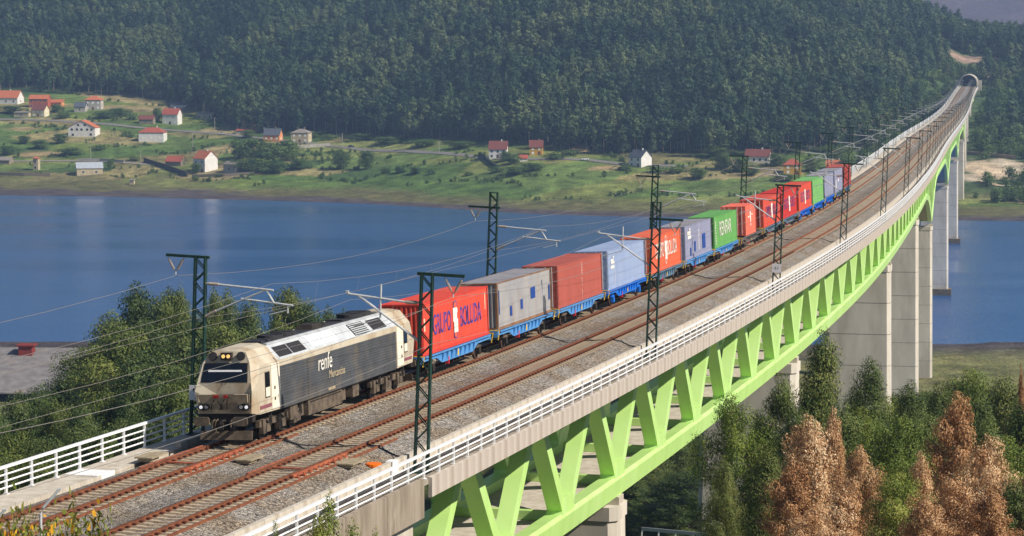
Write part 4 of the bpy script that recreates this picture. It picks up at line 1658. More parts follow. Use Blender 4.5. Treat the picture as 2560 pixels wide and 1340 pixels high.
def wagon_proto(Lw):
    r_ = bpy.data.objects.new('container_wagon', None)
    COL.objects.link(r_)
    h = Lw / 2
    for sx in (-1, 1):
        mb_ = MB()
        X0, X1 = sx * 1.16, sx * 1.22
        pts = [(-h, 1.24), (-h, 1.0), (-h + 2.6, .98), (-h + 3.6, .62), (h - 3.6, .62), (h - 2.6, .98), (h, 1.0), (h, 1.24)]
        rr = [[(X0, y, z) for y, z in pts], [(X1, y, z) for y, z in pts]]
        mb_.loft(rr if sx > 0 else rr[::-1])
        so_ = mb_.build('side_sill', wblue, r_)
        for k in range(8):
            y = -h + 3.6 + k * (Lw - 7.2) / 7
            mb_ = MB()
            mb_.loft([[(sx * 1.221, y + d, 1.22), (sx * 1.38, y + d, 1.22), (sx * 1.235, y + d, .66), (sx * 1.221, y + d, .66)] for d in ((-.05, .05) if sx > 0 else (.05, -.05))])
            mb_.build('sill_rib', wblue, so_)
        MB().b2(sx * 1.2, sx * 1.36, -h + .3, h - .3, 1.2, 1.27).build('sill_flange', wblue, so_)
    mb_ = MB()
    for k in range(7):
        y = -h + .4 + k * (Lw - .8) / 6
        mb_.b2(-1.15, 1.15, y - .12, y + .12, .92, 1.2)
    mb_.b2(-.25, .25, -h, h, .85, 1.18)
    mb_.build('underframe', under_dk, r_)
    for e in (-1, 1):
        eb = MB().b2(-1.25, 1.25, e * (h - .02), e * (h + .14), .9, 1.28).build('end_beam', wblue, r_)
        for sx in (-1, 1):
            MB().tube([(sx * .9, e * (h + .14), 1.06), (sx * .9, e * (h + .5), 1.06)], .09, 8).tube([(sx * .9, e * (h + .5), 1.06), (sx * .9, e * (h + .56), 1.06)], .22, 12).build('buffer', under_dk, eb)
            MB().tube([(sx * 1.25, e * (h + .1), .75), (sx * 1.38, e * (h + .1), 1.3), (sx * .75, e * (h + .12), 1.34)], .035, 6).build('shunter_rail', yellow, eb)
        MB().tube([(0, e * (h + .1), 1.0), (0, e * (h + .5), .98)], .06, 6).build('coupling', under_dk, eb)
        yw = e * (h - 2.1)
        for sx in (-1, 1):
            wo_ = MB().tube([(sx * .8, yw, .46), (sx * .93, yw, .46)], .46, 20).build('wheel', wheel_m, r_)
            MB().tube([(sx * .93, yw, .46), (sx * .95, yw, .46)], .3, 16).build('wheel_disc', under_dk, wo_)
            MB().b2(sx * .98, sx * 1.2, yw - .2, yw + .2, .3, .7).build('axle_box', under_dk, r_)
            mb_ = MB()
            for j in range(4):
                mb_.b2(sx * 1.02, sx * 1.12, yw - .62 + .1 * j, yw + .62 - .1 * j, .705 + .035 * j, .735 + .035 * j)
            mb_.build('leaf_spring', under, r_)
            MB().b2(sx * .7, sx * .98, yw - e * .75 - .12, yw - e * .75 + .12, .35, .8).build('brake_block', wheel_m, r_)
        MB().tube([(-.8, yw, .46), (.8, yw, .46)], .08, 8).build('axle', under_dk, r_)
    MB().tube([(.95, .6, .72), (.95, 1.6, .72)], .2, 10).build('air_tank', under, r_)
    MB().b2(1.0, 1.24, -1.9, -1.75, .42, .85).build('brake_lever', red_m, r_)
    MB().b2(1.222, 1.24, -.1, .12, .7, 1.08).build('sill_plate', yellow, r_)
    return r_


wspec = [(37.4, wblue), (52.4, wblue), (67.2, wblue), (82.05, wbright), (97.15, wdull), (111.65, wblue), (125.9, wblue), (141.0, wgrey), (155.9, wdull), (170.1, wdull), (184.9, wbright), (199.15, wbright), (213.0, wbright), (227.1, wdull), (241.7, wdull)]
ORD = ['first', 'second', 'third', 'fourth', 'fifth', 'sixth', 'seventh', 'eighth', 'ninth', 'tenth', 'eleventh', 'twelfth', 'thirteenth', 'fourteenth', 'last']
wpro = wagon_proto(13.3)
wcol = {wblue.name: 'light blue', wbright.name: 'bright blue', wdull.name: 'dull blue', wgrey.name: 'grey'}
for k, (s, mt) in enumerate(wspec):
    r_ = wpro if k == 0 else copy_tree(wpro)
    r_.location = P(s, -TC, 0)
    r_.rotation_euler = rot_at(s, TROLL)
    tag(r_, '%s flat container wagon, %s behind the locomotive' % (wcol[mt.name], ORD[k]) if k < 14 else 'dull blue flat wagon under the brown red container at the train end', 'wagon', 'flat wagons of the freight train')
    for ch in r_.children_recursive:
        st = ch.name.split('.')[0]
        if st in ('side_sill', 'sill_rib', 'sill_flange', 'end_beam'):
            set_mat(ch, mt)
        if mt is wbright and st in ('brake_block', 'axle_box', 'leaf_spring'):
            set_mat(ch, mt)

# ------------------------------------------------------------------ foliage
def leaf_mat(name, cols, transl=.25, rough=.6, nscale=.5, orand=.3, world=False):
    m = bpy.data.materials.new(name)
    m.use_nodes = True
    t = m.node_tree
    for n in list(t.nodes):
        t.nodes.remove(n)
    out = t.nodes.new('ShaderNodeOutputMaterial')
    geo = t.nodes.new('ShaderNodeNewGeometry')
    oi = t.nodes.new('ShaderNodeObjectInfo')
    tc = t.nodes.new('ShaderNodeTexCoord')
    nz = t.nodes.new('ShaderNodeTexNoise')
    nz.inputs['Scale'].default_value = nscale
    nz.inputs['Detail'].default_value = 3
    t.links.new(geo.outputs['Position'] if world else tc.outputs['Object'], nz.inputs['Vector'])
    add = t.nodes.new('ShaderNodeMath')
    add.operation = 'MULTIPLY_ADD'
    t.links.new(geo.outputs['Random Per Island'], add.inputs[0])
    add.inputs[1].default_value = .45 if not world else .35
    gm = t.nodes.new('ShaderNodeMath')
    gm.operation = 'MULTIPLY_ADD'
    gm.inputs[1].default_value = 3.0 if world else 1.0
    gm.inputs[2].default_value = -1.0 if world else 0.0
    t.links.new(nz.outputs['Fac'], gm.inputs[0])
    t.links.new(gm.outputs[0], add.inputs[2])
    a2 = t.nodes.new('ShaderNodeMath')
    a2.operation = 'MULTIPLY_ADD'
    t.links.new(oi.outputs['Random'], a2.inputs[0])
    a2.inputs[1].default_value = orand
    t.links.new(add.outputs[0], a2.inputs[2])
    mr = t.nodes.new('ShaderNodeMapRange')
    mr.inputs['From Min'].default_value = .45
    mr.inputs['From Max'].default_value = .9 + orand
    t.links.new(a2.outputs[0], mr.inputs['Value'])
    cr = t.nodes.new('ShaderNodeValToRGB')
    e = cr.color_ramp.elements
    e[0].color, e[1].color = lin(cols[0]), lin(cols[-1])
    for k, c in enumerate(cols[1:-1]):
        x = e.new((k + 1) / (len(cols) - 1))
        x.color = lin(c)
    t.links.new(mr.outputs[0], cr.inputs[0])
    d = t.nodes.new('ShaderNodeBsdfPrincipled')
    d.inputs['Roughness'].default_value = rough
    d.inputs['Specular IOR Level'].default_value = .25
    t.links.new(cr.outputs[0], d.inputs['Base Color'])
    tr_ = t.nodes.new('ShaderNodeBsdfTranslucent')
    t.links.new(cr.outputs[0], tr_.inputs['Color'])
    mx = t.nodes.new('ShaderNodeMixShader')
    mx.inputs[0].default_value = transl
    t.links.new(d.outputs[0], mx.inputs[1])
    t.links.new(tr_.outputs[0], mx.inputs[2])
    t.links.new(mx.outputs[0], out.inputs['Surface'])
    return m


euc_leaf = leaf_mat('eucalyptus_leaf', [(46, 62, 32), (70, 88, 42), (96, 110, 52), (132, 134, 74)], transl=.12)
euc_leaf2 = leaf_mat('eucalyptus_leaf_yellow', [(60, 80, 32), (90, 110, 42), (120, 134, 54), (154, 154, 76)], transl=.12)
wood_leaf = leaf_mat('wood_leaf', [(40, 58, 32), (62, 80, 42), (86, 102, 52), (116, 122, 66)], transl=.1)
wood_leaf2 = leaf_mat('wood_leaf_olive', [(46, 62, 30), (72, 88, 40), (98, 110, 50), (126, 130, 66)], transl=.1)
dry_leaf = leaf_mat('withered_leaf', [(104, 68, 42), (168, 120, 78), (200, 158, 114), (226, 200, 164)], transl=.1)
far_leaf = leaf_mat('forest_leaf', [(36, 58, 40), (52, 77, 48), (72, 95, 56), (102, 114, 70)], nscale=.016, transl=.12, orand=.5, world=True)
tree_leaf = leaf_mat('orchard_leaf', [(48, 70, 36), (70, 96, 46), (94, 118, 56), (120, 138, 68)], nscale=.2)
gorse_leaf = leaf_mat('gorse_leaf', [(76, 92, 34), (104, 118, 44), (134, 140, 56), (150, 150, 70)])
gorse_fl = leaf_mat('gorse_flower', [(214, 150, 30), (226, 170, 44), (236, 186, 60)])
bark = M('bark', (128, 110, 92), (92, 76, 62), scale=3, rough=.9, stretch=(1, 1, .2))
bark_pale = M('bark_pale', (164, 148, 130), (130, 112, 94), scale=2, rough=.9, stretch=(1, 1, .2))


def leaf_quads(rg, C, L, W, droop, N=None):
    """C: (N,3) leaf centres -> (N*4,3) diamond-ish quads with random tilt"""
    n = len(C)
    a = rg.uniform(0, 2 * np.pi, n)
    dz = rg.normal(-droop, .55, n)
    ax = np.stack([np.cos(a), np.sin(a), dz], 1)
    ax /= np.linalg.norm(ax, axis=1)[:, None]
    r2 = rg.normal(size=(n, 3))
    if N is not None:
        r2 = N + r2 * .33
        r2 /= np.linalg.norm(r2, axis=1)[:, None]
        ax = ax - r2 * (ax * r2).sum(1)[:, None]
        ax /= np.linalg.norm(ax, axis=1)[:, None] + 1e-9
    sd_ = np.cross(ax, r2)
    sd_ /= np.linalg.norm(sd_, axis=1)[:, None] + 1e-9
    l = (L * rg.uniform(.6, 1.3, n))[:, None] / 2
    w_ = (W * rg.uniform(.6, 1.3, n))[:, None] / 2
    q = np.stack([C - ax * l, C + sd_ * w_, C + ax * l, C - sd_ * w_], 1)
    return q.reshape(-1, 3)


def make_tree_meshes(seed, H, Rc, n_leaf, L, W, mat, shape='cone', t0=.22, droop=.7, bk=None, clump=.55, nb=34, top_droop=0):
    rg = np.random.RandomState(seed)
    tb = MB()
    bend = rg.uniform(-.04, .04, 2) * H
    trunk = [Vector((bend[0] * (k / 6) ** 2, bend[1] * (k / 6) ** 2, H * .96 * k / 6)) for k in range(7)]
    r0 = max(.06, H * .011)
    tb.tube(trunk, [r0 * (1 - .85 * k / 6) for k in range(7)], 6)
    cents = []
    for k in range(nb):
        u = (k + rg.uniform(0, 1)) / nb
        tt = t0 + (1 - t0) * u
        if shape == 'cone':
            rr = Rc * ((1 - u) ** .75) * (.55 + .45 * min(1, u * 5)) + .12 * Rc
        elif shape == 'round':
            rr = Rc * math.sqrt(max(.05, 1 - (2 * u - 1) ** 2)) * (.85 + .3 * rg.rand())
        else:
            rr = Rc * (.55 + .6 * math.sin(math.pi * min(1, u * 1.05) ** .8)) * (1 if u < .85 else .6)
        rr *= rg.uniform(.65, 1.15)
        an = k * 2.4 + rg.uniform(-.5, .5)
        zc = H * tt
        base = Vector((bend[0] * tt ** 2, bend[1] * tt ** 2, zc * .93))
        up = rr * rg.uniform(.15, .55)
        end = base + Vector((math.cos(an) * rr, math.sin(an) * rr, up))
        end.z = min(end.z, H * 1.0)
        if rr > .35:
            tb.tube([base, base.lerp(end, .55) + Vector((0, 0, -.05 * rr)), end], [r0 * .32 * (1 - u * .6), r0 * .2, r0 * .06], 4, False)
        nc = 3 if rr > Rc * .5 else 2
        for j in range(nc):
            f = 1 - j * .3 + rg.uniform(-.08, .08)
            cents.append((np.array(base.lerp(end, max(.1, f))), clump * rg.uniform(.7, 1.35) * (Rc / 2.2) ** .5))
    cents.append((np.array((bend[0], bend[1], H * .98)), clump * .8))
    vol = np.array([c_[1] ** 2 for c_ in cents])
    cnt = np.maximum(2, (n_leaf * vol / vol.sum())).astype(int)
    pts, nrm = [], []
    for (c_, r_), m in zip(cents, cnt):
        v = rg.normal(size=(m, 3))
        v /= np.linalg.norm(v, axis=1)[:, None]
        rad = r_ * (.45 + .65 * rg.uniform(0, 1, m) ** .7)
        p = v * rad[:, None] * np.array([1, 1, .85])
        pts.append(c_ + p)
        ax_ = np.array([c_[0], c_[1], .6]) / (math.hypot(c_[0], c_[1]) + .6)
        q_ = v + ax_ * .7
        nrm.append(q_ / np.linalg.norm(q_, axis=1)[:, None])
    C = np.concatenate(pts)
    me = np_mesh('crown', leaf_quads(rg, C, L, W, droop, np.concatenate(nrm)), 4, mat)
    return tb.mesh('trunk', bk or bark), me


def plant_tree(name, meshes, loc, rz, k, label, cat='tree', group=None, kz=None):
    r_ = thing(name, label, cat, loc, (0, 0, rz), group)
    r_.scale = (k, k, kz or k)
    link('trunk', meshes[0], r_)
    link('crown', meshes[1], r_)
    return r_


# near eucalyptus, green and withered, right of the viaduct
EG = [make_tree_meshes(11 + i, 14.0, 2.5 + .25 * (i % 3), 44000, .18, .058, (euc_leaf, euc_leaf2, euc_leaf)[i % 3], ('cone', 'mid', 'cone', 'mid')[i], .14, 1.0, bark_pale, .62, 60) for i in range(4)]
EB = [make_tree_meshes(31 + i, 11.0, 2.1 + .2 * i, 32000, .165, .062, dry_leaf, ('mid', 'cone', 'mid')[i], .1, .9, bark_pale, .5, 60) for i in range(3)]


def near_tree(kind, i, xp, yp, d, wpx, label, group):
    top = ray(xp, yp, d)
    gz_ = tz(top.x, top.y)
    H = max(3.0, top.z - gz_)
    base_h, base_r = (14.0, 2.7) if kind is EG else (11.0, 2.25)
    r_ = plant_tree('eucalyptus_tree', kind[i % len(kind)], (top.x, top.y, gz_ - .2), rnd.uniform(0, 6.28), 1.0, label, 'tree', group)
    kx = (1.5 if kind is EG else 1.3) * wpx / (F / d) / 2 / base_r
    r_.scale = (kx, kx, H / base_h)
    return r_


GL = [(2035, 812, 136, 150, 'tall dark green eucalyptus whose tip reaches up to the green truss'), (1842, 972, 118, 118, 'dark green eucalyptus in front of the truss, leftmost of the near trees'),
      (2186, 886, 150, 120, 'slender green eucalyptus standing before the light concrete pier'), (2282, 945, 158, 120, 'small pointed green eucalyptus before the pier edge, right of the slender one'),
      (2345, 950, 165, 130, 'green eucalyptus behind the tallest withered tree'), (2415, 912, 172, 150, 'green eucalyptus against the marsh, above the withered trees at right'), (2500, 930, 168, 150, 'yellowish green eucalyptus against the marsh near the right edge'),
      (1952, 925, 135, 130, 'dark eucalyptus between the leftmost and the tallest near trees'), (2110, 990, 132, 150, 'green eucalyptus below the pier, behind the withered trees'), (2230, 1030, 125, 150, 'green eucalyptus between the two groups of withered trees'),
      (2555, 990, 140, 150, 'green eucalyptus cut by the right edge of the picture'), (2480, 1040, 128, 150, 'yellowish green eucalyptus behind the right withered trees'), (1905, 1110, 108, 120, 'dark green eucalyptus at the bottom, left of the withered trees'),
      (2250, 1170, 104, 140, 'low green eucalyptus at the bottom between the withered trees'), (2530, 1190, 104, 130, 'green eucalyptus in the bottom right corner'), (1815, 1130, 112, 74, 'low green eucalyptus at the foot of the truss'),
      (2395, 985, 150, 110, 'green eucalyptus just behind the withered crown at right'), (2170, 1010, 140, 110, 'short green eucalyptus under the slender one'), (1995, 1010, 128, 120, 'green eucalyptus just above the left withered crown'), (2310, 1010, 136, 120, 'green eucalyptus left of the tallest withered tree')]
GL += [(2065, 930, 150, 120, 'green eucalyptus just right of the tallest one'), (2245, 985, 168, 120, 'green eucalyptus at the foot of the second pier'), (2140, 960, 162, 110, 'small green eucalyptus left of the slender one'),
       (2450, 975, 160, 130, 'green eucalyptus before the marsh, second from the right'), (1890, 1030, 140, 100, 'dark eucalyptus behind the leftmost near tree'), (2540, 1080, 118, 140, 'yellowish green eucalyptus at the right edge below the marsh')]
for i, (x, y, d, wp, lab) in enumerate(GL):
    near_tree(EG, i, x, y, d, wp, lab, 'green eucalyptus right of the viaduct')
BL = [(2030, 1028, 116, 150, 'withered orange brown eucalyptus, largest of the left group'), (2082, 1012, 118, 90, 'narrow withered tree just right of the largest left one'), (2150, 1102, 108, 100, 'short withered tree with a pointed tip between the groups'),
      (2378, 972, 120, 130, 'tallest withered orange eucalyptus of the right group'), (2310, 1118, 108, 110, 'short withered tree left of the tallest one'), (2462, 1078, 112, 130, 'withered eucalyptus right of the tallest one'),
      (1970, 1140, 102, 130, 'withered tree low in the left group'), (2100, 1210, 98, 150, 'withered tree at the bottom of the picture, left group'), (2400, 1180, 100, 160, 'withered tree at the bottom of the picture, right group'),
      (2330, 1230, 96, 130, 'withered tree at the bottom left of the right group'), (2570, 1150, 104, 60, 'withered tree at the very right edge'), (2030, 1250, 94, 130, 'lowest withered tree of the left group'), (2480, 1210, 97, 120, 'withered tree at the bottom right of the right group'), (2556, 900, 150, 34, 'reddish withered tree tip at the right edge above the marsh')]
for i, (x, y, d, wp, lab) in enumerate(BL):
    near_tree(EB, i, x, y, d, wp, lab, 'withered eucalyptus right of the viaduct')

# eucalyptus wood left of the line
EL = [make_tree_meshes(51 + i, 20.0, 3.1 + .4 * (i % 3), 22000, .34, .13, (wood_leaf, wood_leaf2)[i % 2], ('mid', 'round', 'mid', 'round')[i % 4], (.25, .42, .3, .38)[i % 4], .8, bark_pale, .95, 44) for i in range(5)]
LT = [(340, 702, 300, 130), (412, 716, 305, 90), (447, 710, 315, 70), (535, 712, 300, 60), (578, 716, 310, 70), (626, 738, 295, 90), (726, 712, 300, 90), (770, 742, 290, 80), (822, 760, 310, 70), (866, 768, 320, 60),
      (275, 770, 285, 110), (215, 850, 270, 110), (180, 915, 260, 100), (310, 800, 270, 120), (390, 790, 275, 110), (500, 775, 280, 100), (556, 800, 265, 110), (640, 800, 270, 110), (700, 800, 280, 100), (455, 800, 265, 100), (755, 815, 270, 90), (610, 840, 250, 100), (680, 850, 245, 90),
      (250, 880, 245, 120), (330, 870, 240, 120), (410, 870, 240, 120), (560, 880, 230, 110), (470, 900, 225, 110), (800, 810, 265, 80),
      (30, 972, 215, 100), (92, 952, 220, 100), (150, 990, 210, 90), (212, 995, 205, 90), (265, 962, 210, 100), (322, 945, 208, 110), (385, 958, 200, 110), (440, 940, 200, 100), (-20, 990, 205, 110),
      (50, 1060, 180, 110), (120, 1075, 175, 100), (185, 1050, 178, 110), (245, 1060, 172, 100), (305, 1030, 176, 110), (10, 1110, 165, 110), (365, 1020, 172, 110), (425, 1010, 170, 110), (90, 1130, 158, 110), (170, 1120, 155, 110), (-40, 1080, 170, 120), (470, 990, 175, 100)]
NTH = ('first', 'second', 'third', 'fourth', 'fifth', 'sixth', 'seventh', 'eighth', 'ninth', 'tenth', 'eleventh', 'twelfth', 'thirteenth', 'fourteenth', 'fifteenth', 'sixteenth', 'seventeenth', 'eighteenth', 'nineteenth')
HPOS = ('at the left edge', 'above the shed roof', 'left of the mast', 'behind the mast', 'behind the locomotive roof', 'right of the locomotive cab')
for i, (x, y, d, wp) in enumerate(LT):
    top = ray(x, y, d)
    gz_ = tz(top.x, top.y)
    where = HPOS[min(5, max(0, int(x / 150)))]
    size = 'tall' if y < 780 else ('mid height' if y < 940 else 'low')
    r_ = plant_tree('eucalyptus_tree', EL[i % 5], (top.x, top.y, gz_ - .3), rnd.uniform(0, 6.28), 1, '%s green eucalyptus of the wood beyond the far railing, %s, number %s from the left' % (size, where, 'x'), 'tree', 'eucalyptus wood beyond the far railing')
    rows = ((0, 10, 'rear row'), (10, 29, 'second row'), (29, 38, 'third row'), (38, 50, 'front row'))
    a0_, a1_, rn = [q for q in rows if q[0] <= i < q[1]][0]
    rank = sorted(range(a0_, a1_), key=lambda k_: LT[k_][0]).index(i)
    r_['label'] = '%s eucalyptus beyond the far railing, %s from the left in the %s' % (size, NTH[rank], rn)
    kx = (1.15 if i < 10 else 1.4 if i < 29 else 1.2) * wp / (F / d) / 2 / 3.2
    r_.scale = (kx, kx, max(4.0, top.z - gz_) / 20.0)
# low wood under and behind the viaduct
for i, (x, y, d, wp) in enumerate([(1620, 1120, 300, 110), (1680, 1090, 320, 110), (1735, 1070, 330, 110), (1590, 1190, 270, 110), (1660, 1180, 275, 110), (1720, 1170, 270, 110), (1630, 1250, 235, 110), (1700, 1245, 232, 110), (1560, 1260, 240, 110), (1780, 1090, 330, 110), (1850, 1060, 340, 110), (1950, 1040, 350, 110), (2140, 985, 360, 110), (2230, 975, 370, 110), (2330, 975, 360, 110), (2430, 960, 370, 110), (2530, 965, 360, 110), (2590, 950, 340, 120)]):
    top = ray(x, y, d)
    gz_ = tz(top.x, top.y)
    r_ = plant_tree('eucalyptus_tree', EL[(i + 2) % 5], (top.x, top.y, gz_ - .3), rnd.uniform(0, 6.28), 1, 'dark tree in the hollow under the green truss' if x < 1800 else 'tree on the low slope behind the near eucalyptus', 'tree', 'trees under the truss' if x < 1800 else 'trees on the low slope')
    kx = wp / (F / d) / 2 / 3.0
    r_.scale = (kx, kx, max(4.0, top.z - gz_) / 20.0)

# ------------------------------------------------------------------ far forest
FT = [make_tree_meshes(71 + i, 18.0, 2.7 + .5 * (i % 3), 620, 1.15, .8, far_leaf, ('mid', 'round', 'cone', 'mid', 'mid', 'cone')[i], (.4, .45, .15, .35, .5, .2)[i], .3, bark_pale if i % 2 else bark, 1.15, 16) for i in range(6)]
rg = np.random.RandomState(5)
edge_objs = []
cnt = 0
for k in range(230):
    xp = -60 + 2260 * (k + rg.rand()) / 230
    if 2230 < xp:
        continue
    d = float(edge_d(xp)) + rg.uniform(-4, 18) + (10 if k % 2 else 0)
    X = (xp - 1280) / F * d
    if np.hypot(XG - X, YG - d).min() < 15:
        continue
    i = int(rg.randint(6))
    sc_ = rg.uniform(.75, 1.2)
    r_ = plant_tree('forest_tree', FT[i], (X, d, tz(X, d) - .3), rg.uniform(0, 6.28), sc_, 'tall slender tree in the front row of the dark forest behind the village', 'tree', 'front row of the far forest', kz=sc_ * rg.uniform(.85, 1.15))
    if len(edge_objs) < 12 and i == len(edge_objs) // 2 and len([c for c in r_.children]) == 2:
        edge_objs.append(r_)
protos = {}
for o in bpy.data.objects:
    if o.type == 'MESH' and o.data in [m[1] for m in FT] and o.data.name not in protos:
        protos[o.data.name] = o
ptrunk = {}
for o in bpy.data.objects:
    if o.type == 'MESH' and o.data in [m[0] for m in FT] and o.data.name not in ptrunk:
        ptrunk[o.data.name] = o

fx, fy = [], []
y0 = 1300.0
while y0 < 2650:
    w_ = 2700 / F * y0 / 2 + 60
    step = 6.2 if y0 < 2100 else 8.0
    xs = np.arange(-w_, w_, step)
    fx.append(xs + rg.uniform(-2.6, 2.6, len(xs)))
    fy.append(np.full(len(xs), y0) + rg.uniform(-2.6, 2.6, len(xs)))
    y0 += step
fx, fy = np.concatenate(fx), np.concatenate(fy)
xi = 1280 + F * fx / fy
ok = fy > edge_d(xi) + 16
# keep the cutting round the tunnel, the scar and the scrub open
ts = 1632
tun = P(ts, 0, 0)
tx_, ty_ = tun.x, tun.y
lnx, lny = XG[::4], YG[::4]
cand = np.nonzero(ok & (fx > 0) & (fy < 1800))[0]
near_line = np.zeros(len(fx), bool)
for c0 in range(0, len(cand), 2000):
    cc = cand[c0:c0 + 2000]
    near_line[cc] = ((fx[cc][:, None] - lnx) ** 2 + (fy[cc][:, None] - lny) ** 2).min(1) < 15 ** 2
ok &= ~near_line
scar, _s = ground(2415, 150)
ok &= ~((np.abs(fx - scar.x) < 27) & (fy > scar.y - 60) & (fy < scar.y + 24))
ok &= ~((np.abs(fx - tx_) < 16 + 8 * rg.rand(len(fx))) & (fy > ty_ - 20) & (fy < ty_ + 50))
scrubz = (xi > 2120) & (fy < edge_d(xi) + 420 - np.clip(2400 - xi, 0, 280) * 1.2)
ok &= ~(scrubz & (rg.rand(len(fx)) < .9))
dens = fbm(fx / 70, fy / 70)
ok &= ~((dens < .33) & (rg.rand(len(fx)) < .5))
fx, fy = fx[ok], fy[ok]
fz = terrain(fx, fy)
# drop trees the hill hides for good (behind the crest)
vis = (fz + 22 - CAMZ) / fy
keep = np.ones(len(fx), bool)


def instance_object(name, pts, rotz, scl, idx, objs, kind, mat_obj=None):
    me = bpy.data.meshes.new(name)
    me.vertices.add(len(pts))
    me.vertices.foreach_set('co', np.asarray(pts, np.float32).ravel())
    a = me.attributes.new('rz', 'FLOAT', 'POINT')
    a.data.foreach_set('value', np.asarray(rotz, np.float32))
    a = me.attributes.new('scl', 'FLOAT_VECTOR', 'POINT')
    a.data.foreach_set('vector', np.asarray(scl, np.float32).ravel())
    a = me.attributes.new('pick', 'INT', 'POINT')
    a.data.foreach_set('value', np.asarray(idx, np.int32))
    me.update()
    o = link(name, me)
    ng = bpy.data.node_groups.new(name + '_nodes', 'GeometryNodeTree')
    ng.interface.new_socket('Geometry', in_out='INPUT', socket_type='NodeSocketGeometry')
    ng.interface.new_socket('Geometry', in_out='OUTPUT', socket_type='NodeSocketGeometry')
    gi, go = ng.nodes.new('NodeGroupInput'), ng.nodes.new('NodeGroupOutput')
    jn = ng.nodes.new('GeometryNodeJoinGeometry')
    for ob in objs:
        oi = ng.nodes.new('GeometryNodeObjectInfo')
        oi.transform_space = 'ORIGINAL'
        oi.inputs['Object'].default_value = ob
        oi.inputs['As Instance'].default_value = True
        ng.links.new(oi.outputs['Geometry'], jn.inputs[0])
    ip = ng.nodes.new('GeometryNodeInstanceOnPoints')
    ip.inputs['Pick Instance'].default_value = True
    ng.links.new(gi.outputs[0], ip.inputs['Points'])
    ng.links.new(jn.outputs[0], ip.inputs['Instance'])

    def attr(nm, dt):
        n = ng.nodes.new('GeometryNodeInputNamedAttribute')
        n.data_type = dt
        n.inputs['Name'].default_value = nm
        return n.outputs[0]
    ng.links.new(attr('pick', 'INT'), ip.inputs['Instance Index'])
    cb_ = ng.nodes.new('ShaderNodeCombineXYZ')
    ng.links.new(attr('rz', 'FLOAT'), cb_.inputs['Z'])
    er = ng.nodes.new('FunctionNodeEulerToRotation')
    ng.links.new(cb_.outputs[0], er.inputs[0])
    ng.links.new(er.outputs[0], ip.inputs['Rotation'])
    ng.links.new(attr('scl', 'FLOAT_VECTOR'), ip.inputs['Scale'])
    ng.links.new(ip.outputs[0], go.inputs[0])
    md = o.modifiers.new('scatter', 'NODES')
    md.node_group = ng
    return tag(o, kind=kind)


nT = len(fx)
sc_ = rg.uniform(.7, 1.2, nT)
crowns = list(protos.values())
fo = instance_object('forest', np.stack([fx, fy, fz - .3], 1), rg.uniform(0, 6.28, nT), np.stack([sc_, sc_, sc_ * rg.uniform(.8, 1.25, nT)], 1), rg.randint(0, len(crowns), nT), crowns, 'stuff')

# scrub on the slope right of the far end and along the cutting
sx_, sy_ = rg.uniform(100, 520, 7000), rg.uniform(1150, 2100, 7000)
xi = 1280 + F * sx_ / sy_
sh_ = np.array([np.hypot(XG - a, YG - b_).min() for a, b_ in zip(sx_, sy_)])
ok = (xi > 2060) & (xi < 2760) & (sy_ > shore_d(xi) + 70) & (sh_ > 9)
pc, _s = ground(2480, 424)
ok &= ~((np.abs(sx_ - pc.x) < 24) & (np.abs(sy_ - pc.y) < 44))
tz0 = (sy_ - shore_d(xi)) / 250
ok &= fbm(sx_ / 30, sy_ / 30) > (.5 - .2 * np.clip(tz0, 0, 1))
ok &= ~((np.abs(sx_ - scar.x) < 24) & (np.abs(sy_ - scar.y) < 24))
sx_, sy_ = sx_[ok], sy_[ok]
SHM = [make_tree_meshes(91 + i, 4.0, 2.2, 420, .6, .45, tree_leaf, 'round', .05, .3, bark, .8, 14) for i in range(3)]

# ------------------------------------------------------------------ village on the far bank
w_white = M('wall_white', (228, 226, 222), (212, 208, 202), scale=.5, rough=.85)
w_grey = M('wall_grey', (182, 176, 168), (164, 158, 150), scale=.5, rough=.9)
w_cream = M('wall_cream', (226, 212, 176), (208, 194, 160), scale=.5, rough=.9)
w_brick = M('wall_brick', (176, 96, 70), (158, 82, 60), scale=.8, rough=.9)
w_orange = M('wall_orange', (220, 150, 100), (206, 134, 88), scale=.5, rough=.9)
w_ochre = M('wall_ochre', (200, 156, 70), (184, 140, 60), scale=.5, rough=.9)
w_beige = M('wall_beige', (190, 176, 146), (172, 158, 130), scale=.5, rough=.9)
w_stone = M('wall_stone', (150, 138, 122), (118, 108, 96), scale=1.2, rough=.95, bump=.4, bscale=3)
r_orange = M('roof_orange', (200, 118, 80), (172, 96, 66), scale=.8, rough=.9, bump=.3, bscale=4, stretch=(4, 1, 1))
r_red = M('roof_red', (176, 92, 72), (150, 76, 62), scale=.8, rough=.9, bump=.3, bscale=4, stretch=(4, 1, 1))
r_dark = M('roof_dark_red', (128, 76, 66), (108, 62, 56), scale=.8, rough=.9, bump=.3, bscale=4, stretch=(4, 1, 1))
r_slate = M('roof_slate', (92, 98, 108), (76, 82, 92), scale=.8, rough=.7)
r_sheet = M('roof_sheet', (178, 184, 192), (160, 166, 176), scale=.6, rough=.6)
r_cement = M('roof_cement', (150, 142, 134), (126, 120, 112), scale=.6, rough=.9)
win_f = M('window_white', (232, 232, 230), rough=.6)
win_d = M('window_dark', (44, 46, 54), rough=.2, spec=.5)
shut = M('shutter_white', (236, 234, 228), rough=.7)
door_m = M('door_brown', (104, 72, 54), rough=.7)
asph = M('asphalt', (132, 128, 124), (116, 112, 108), scale=.6, rough=.95)


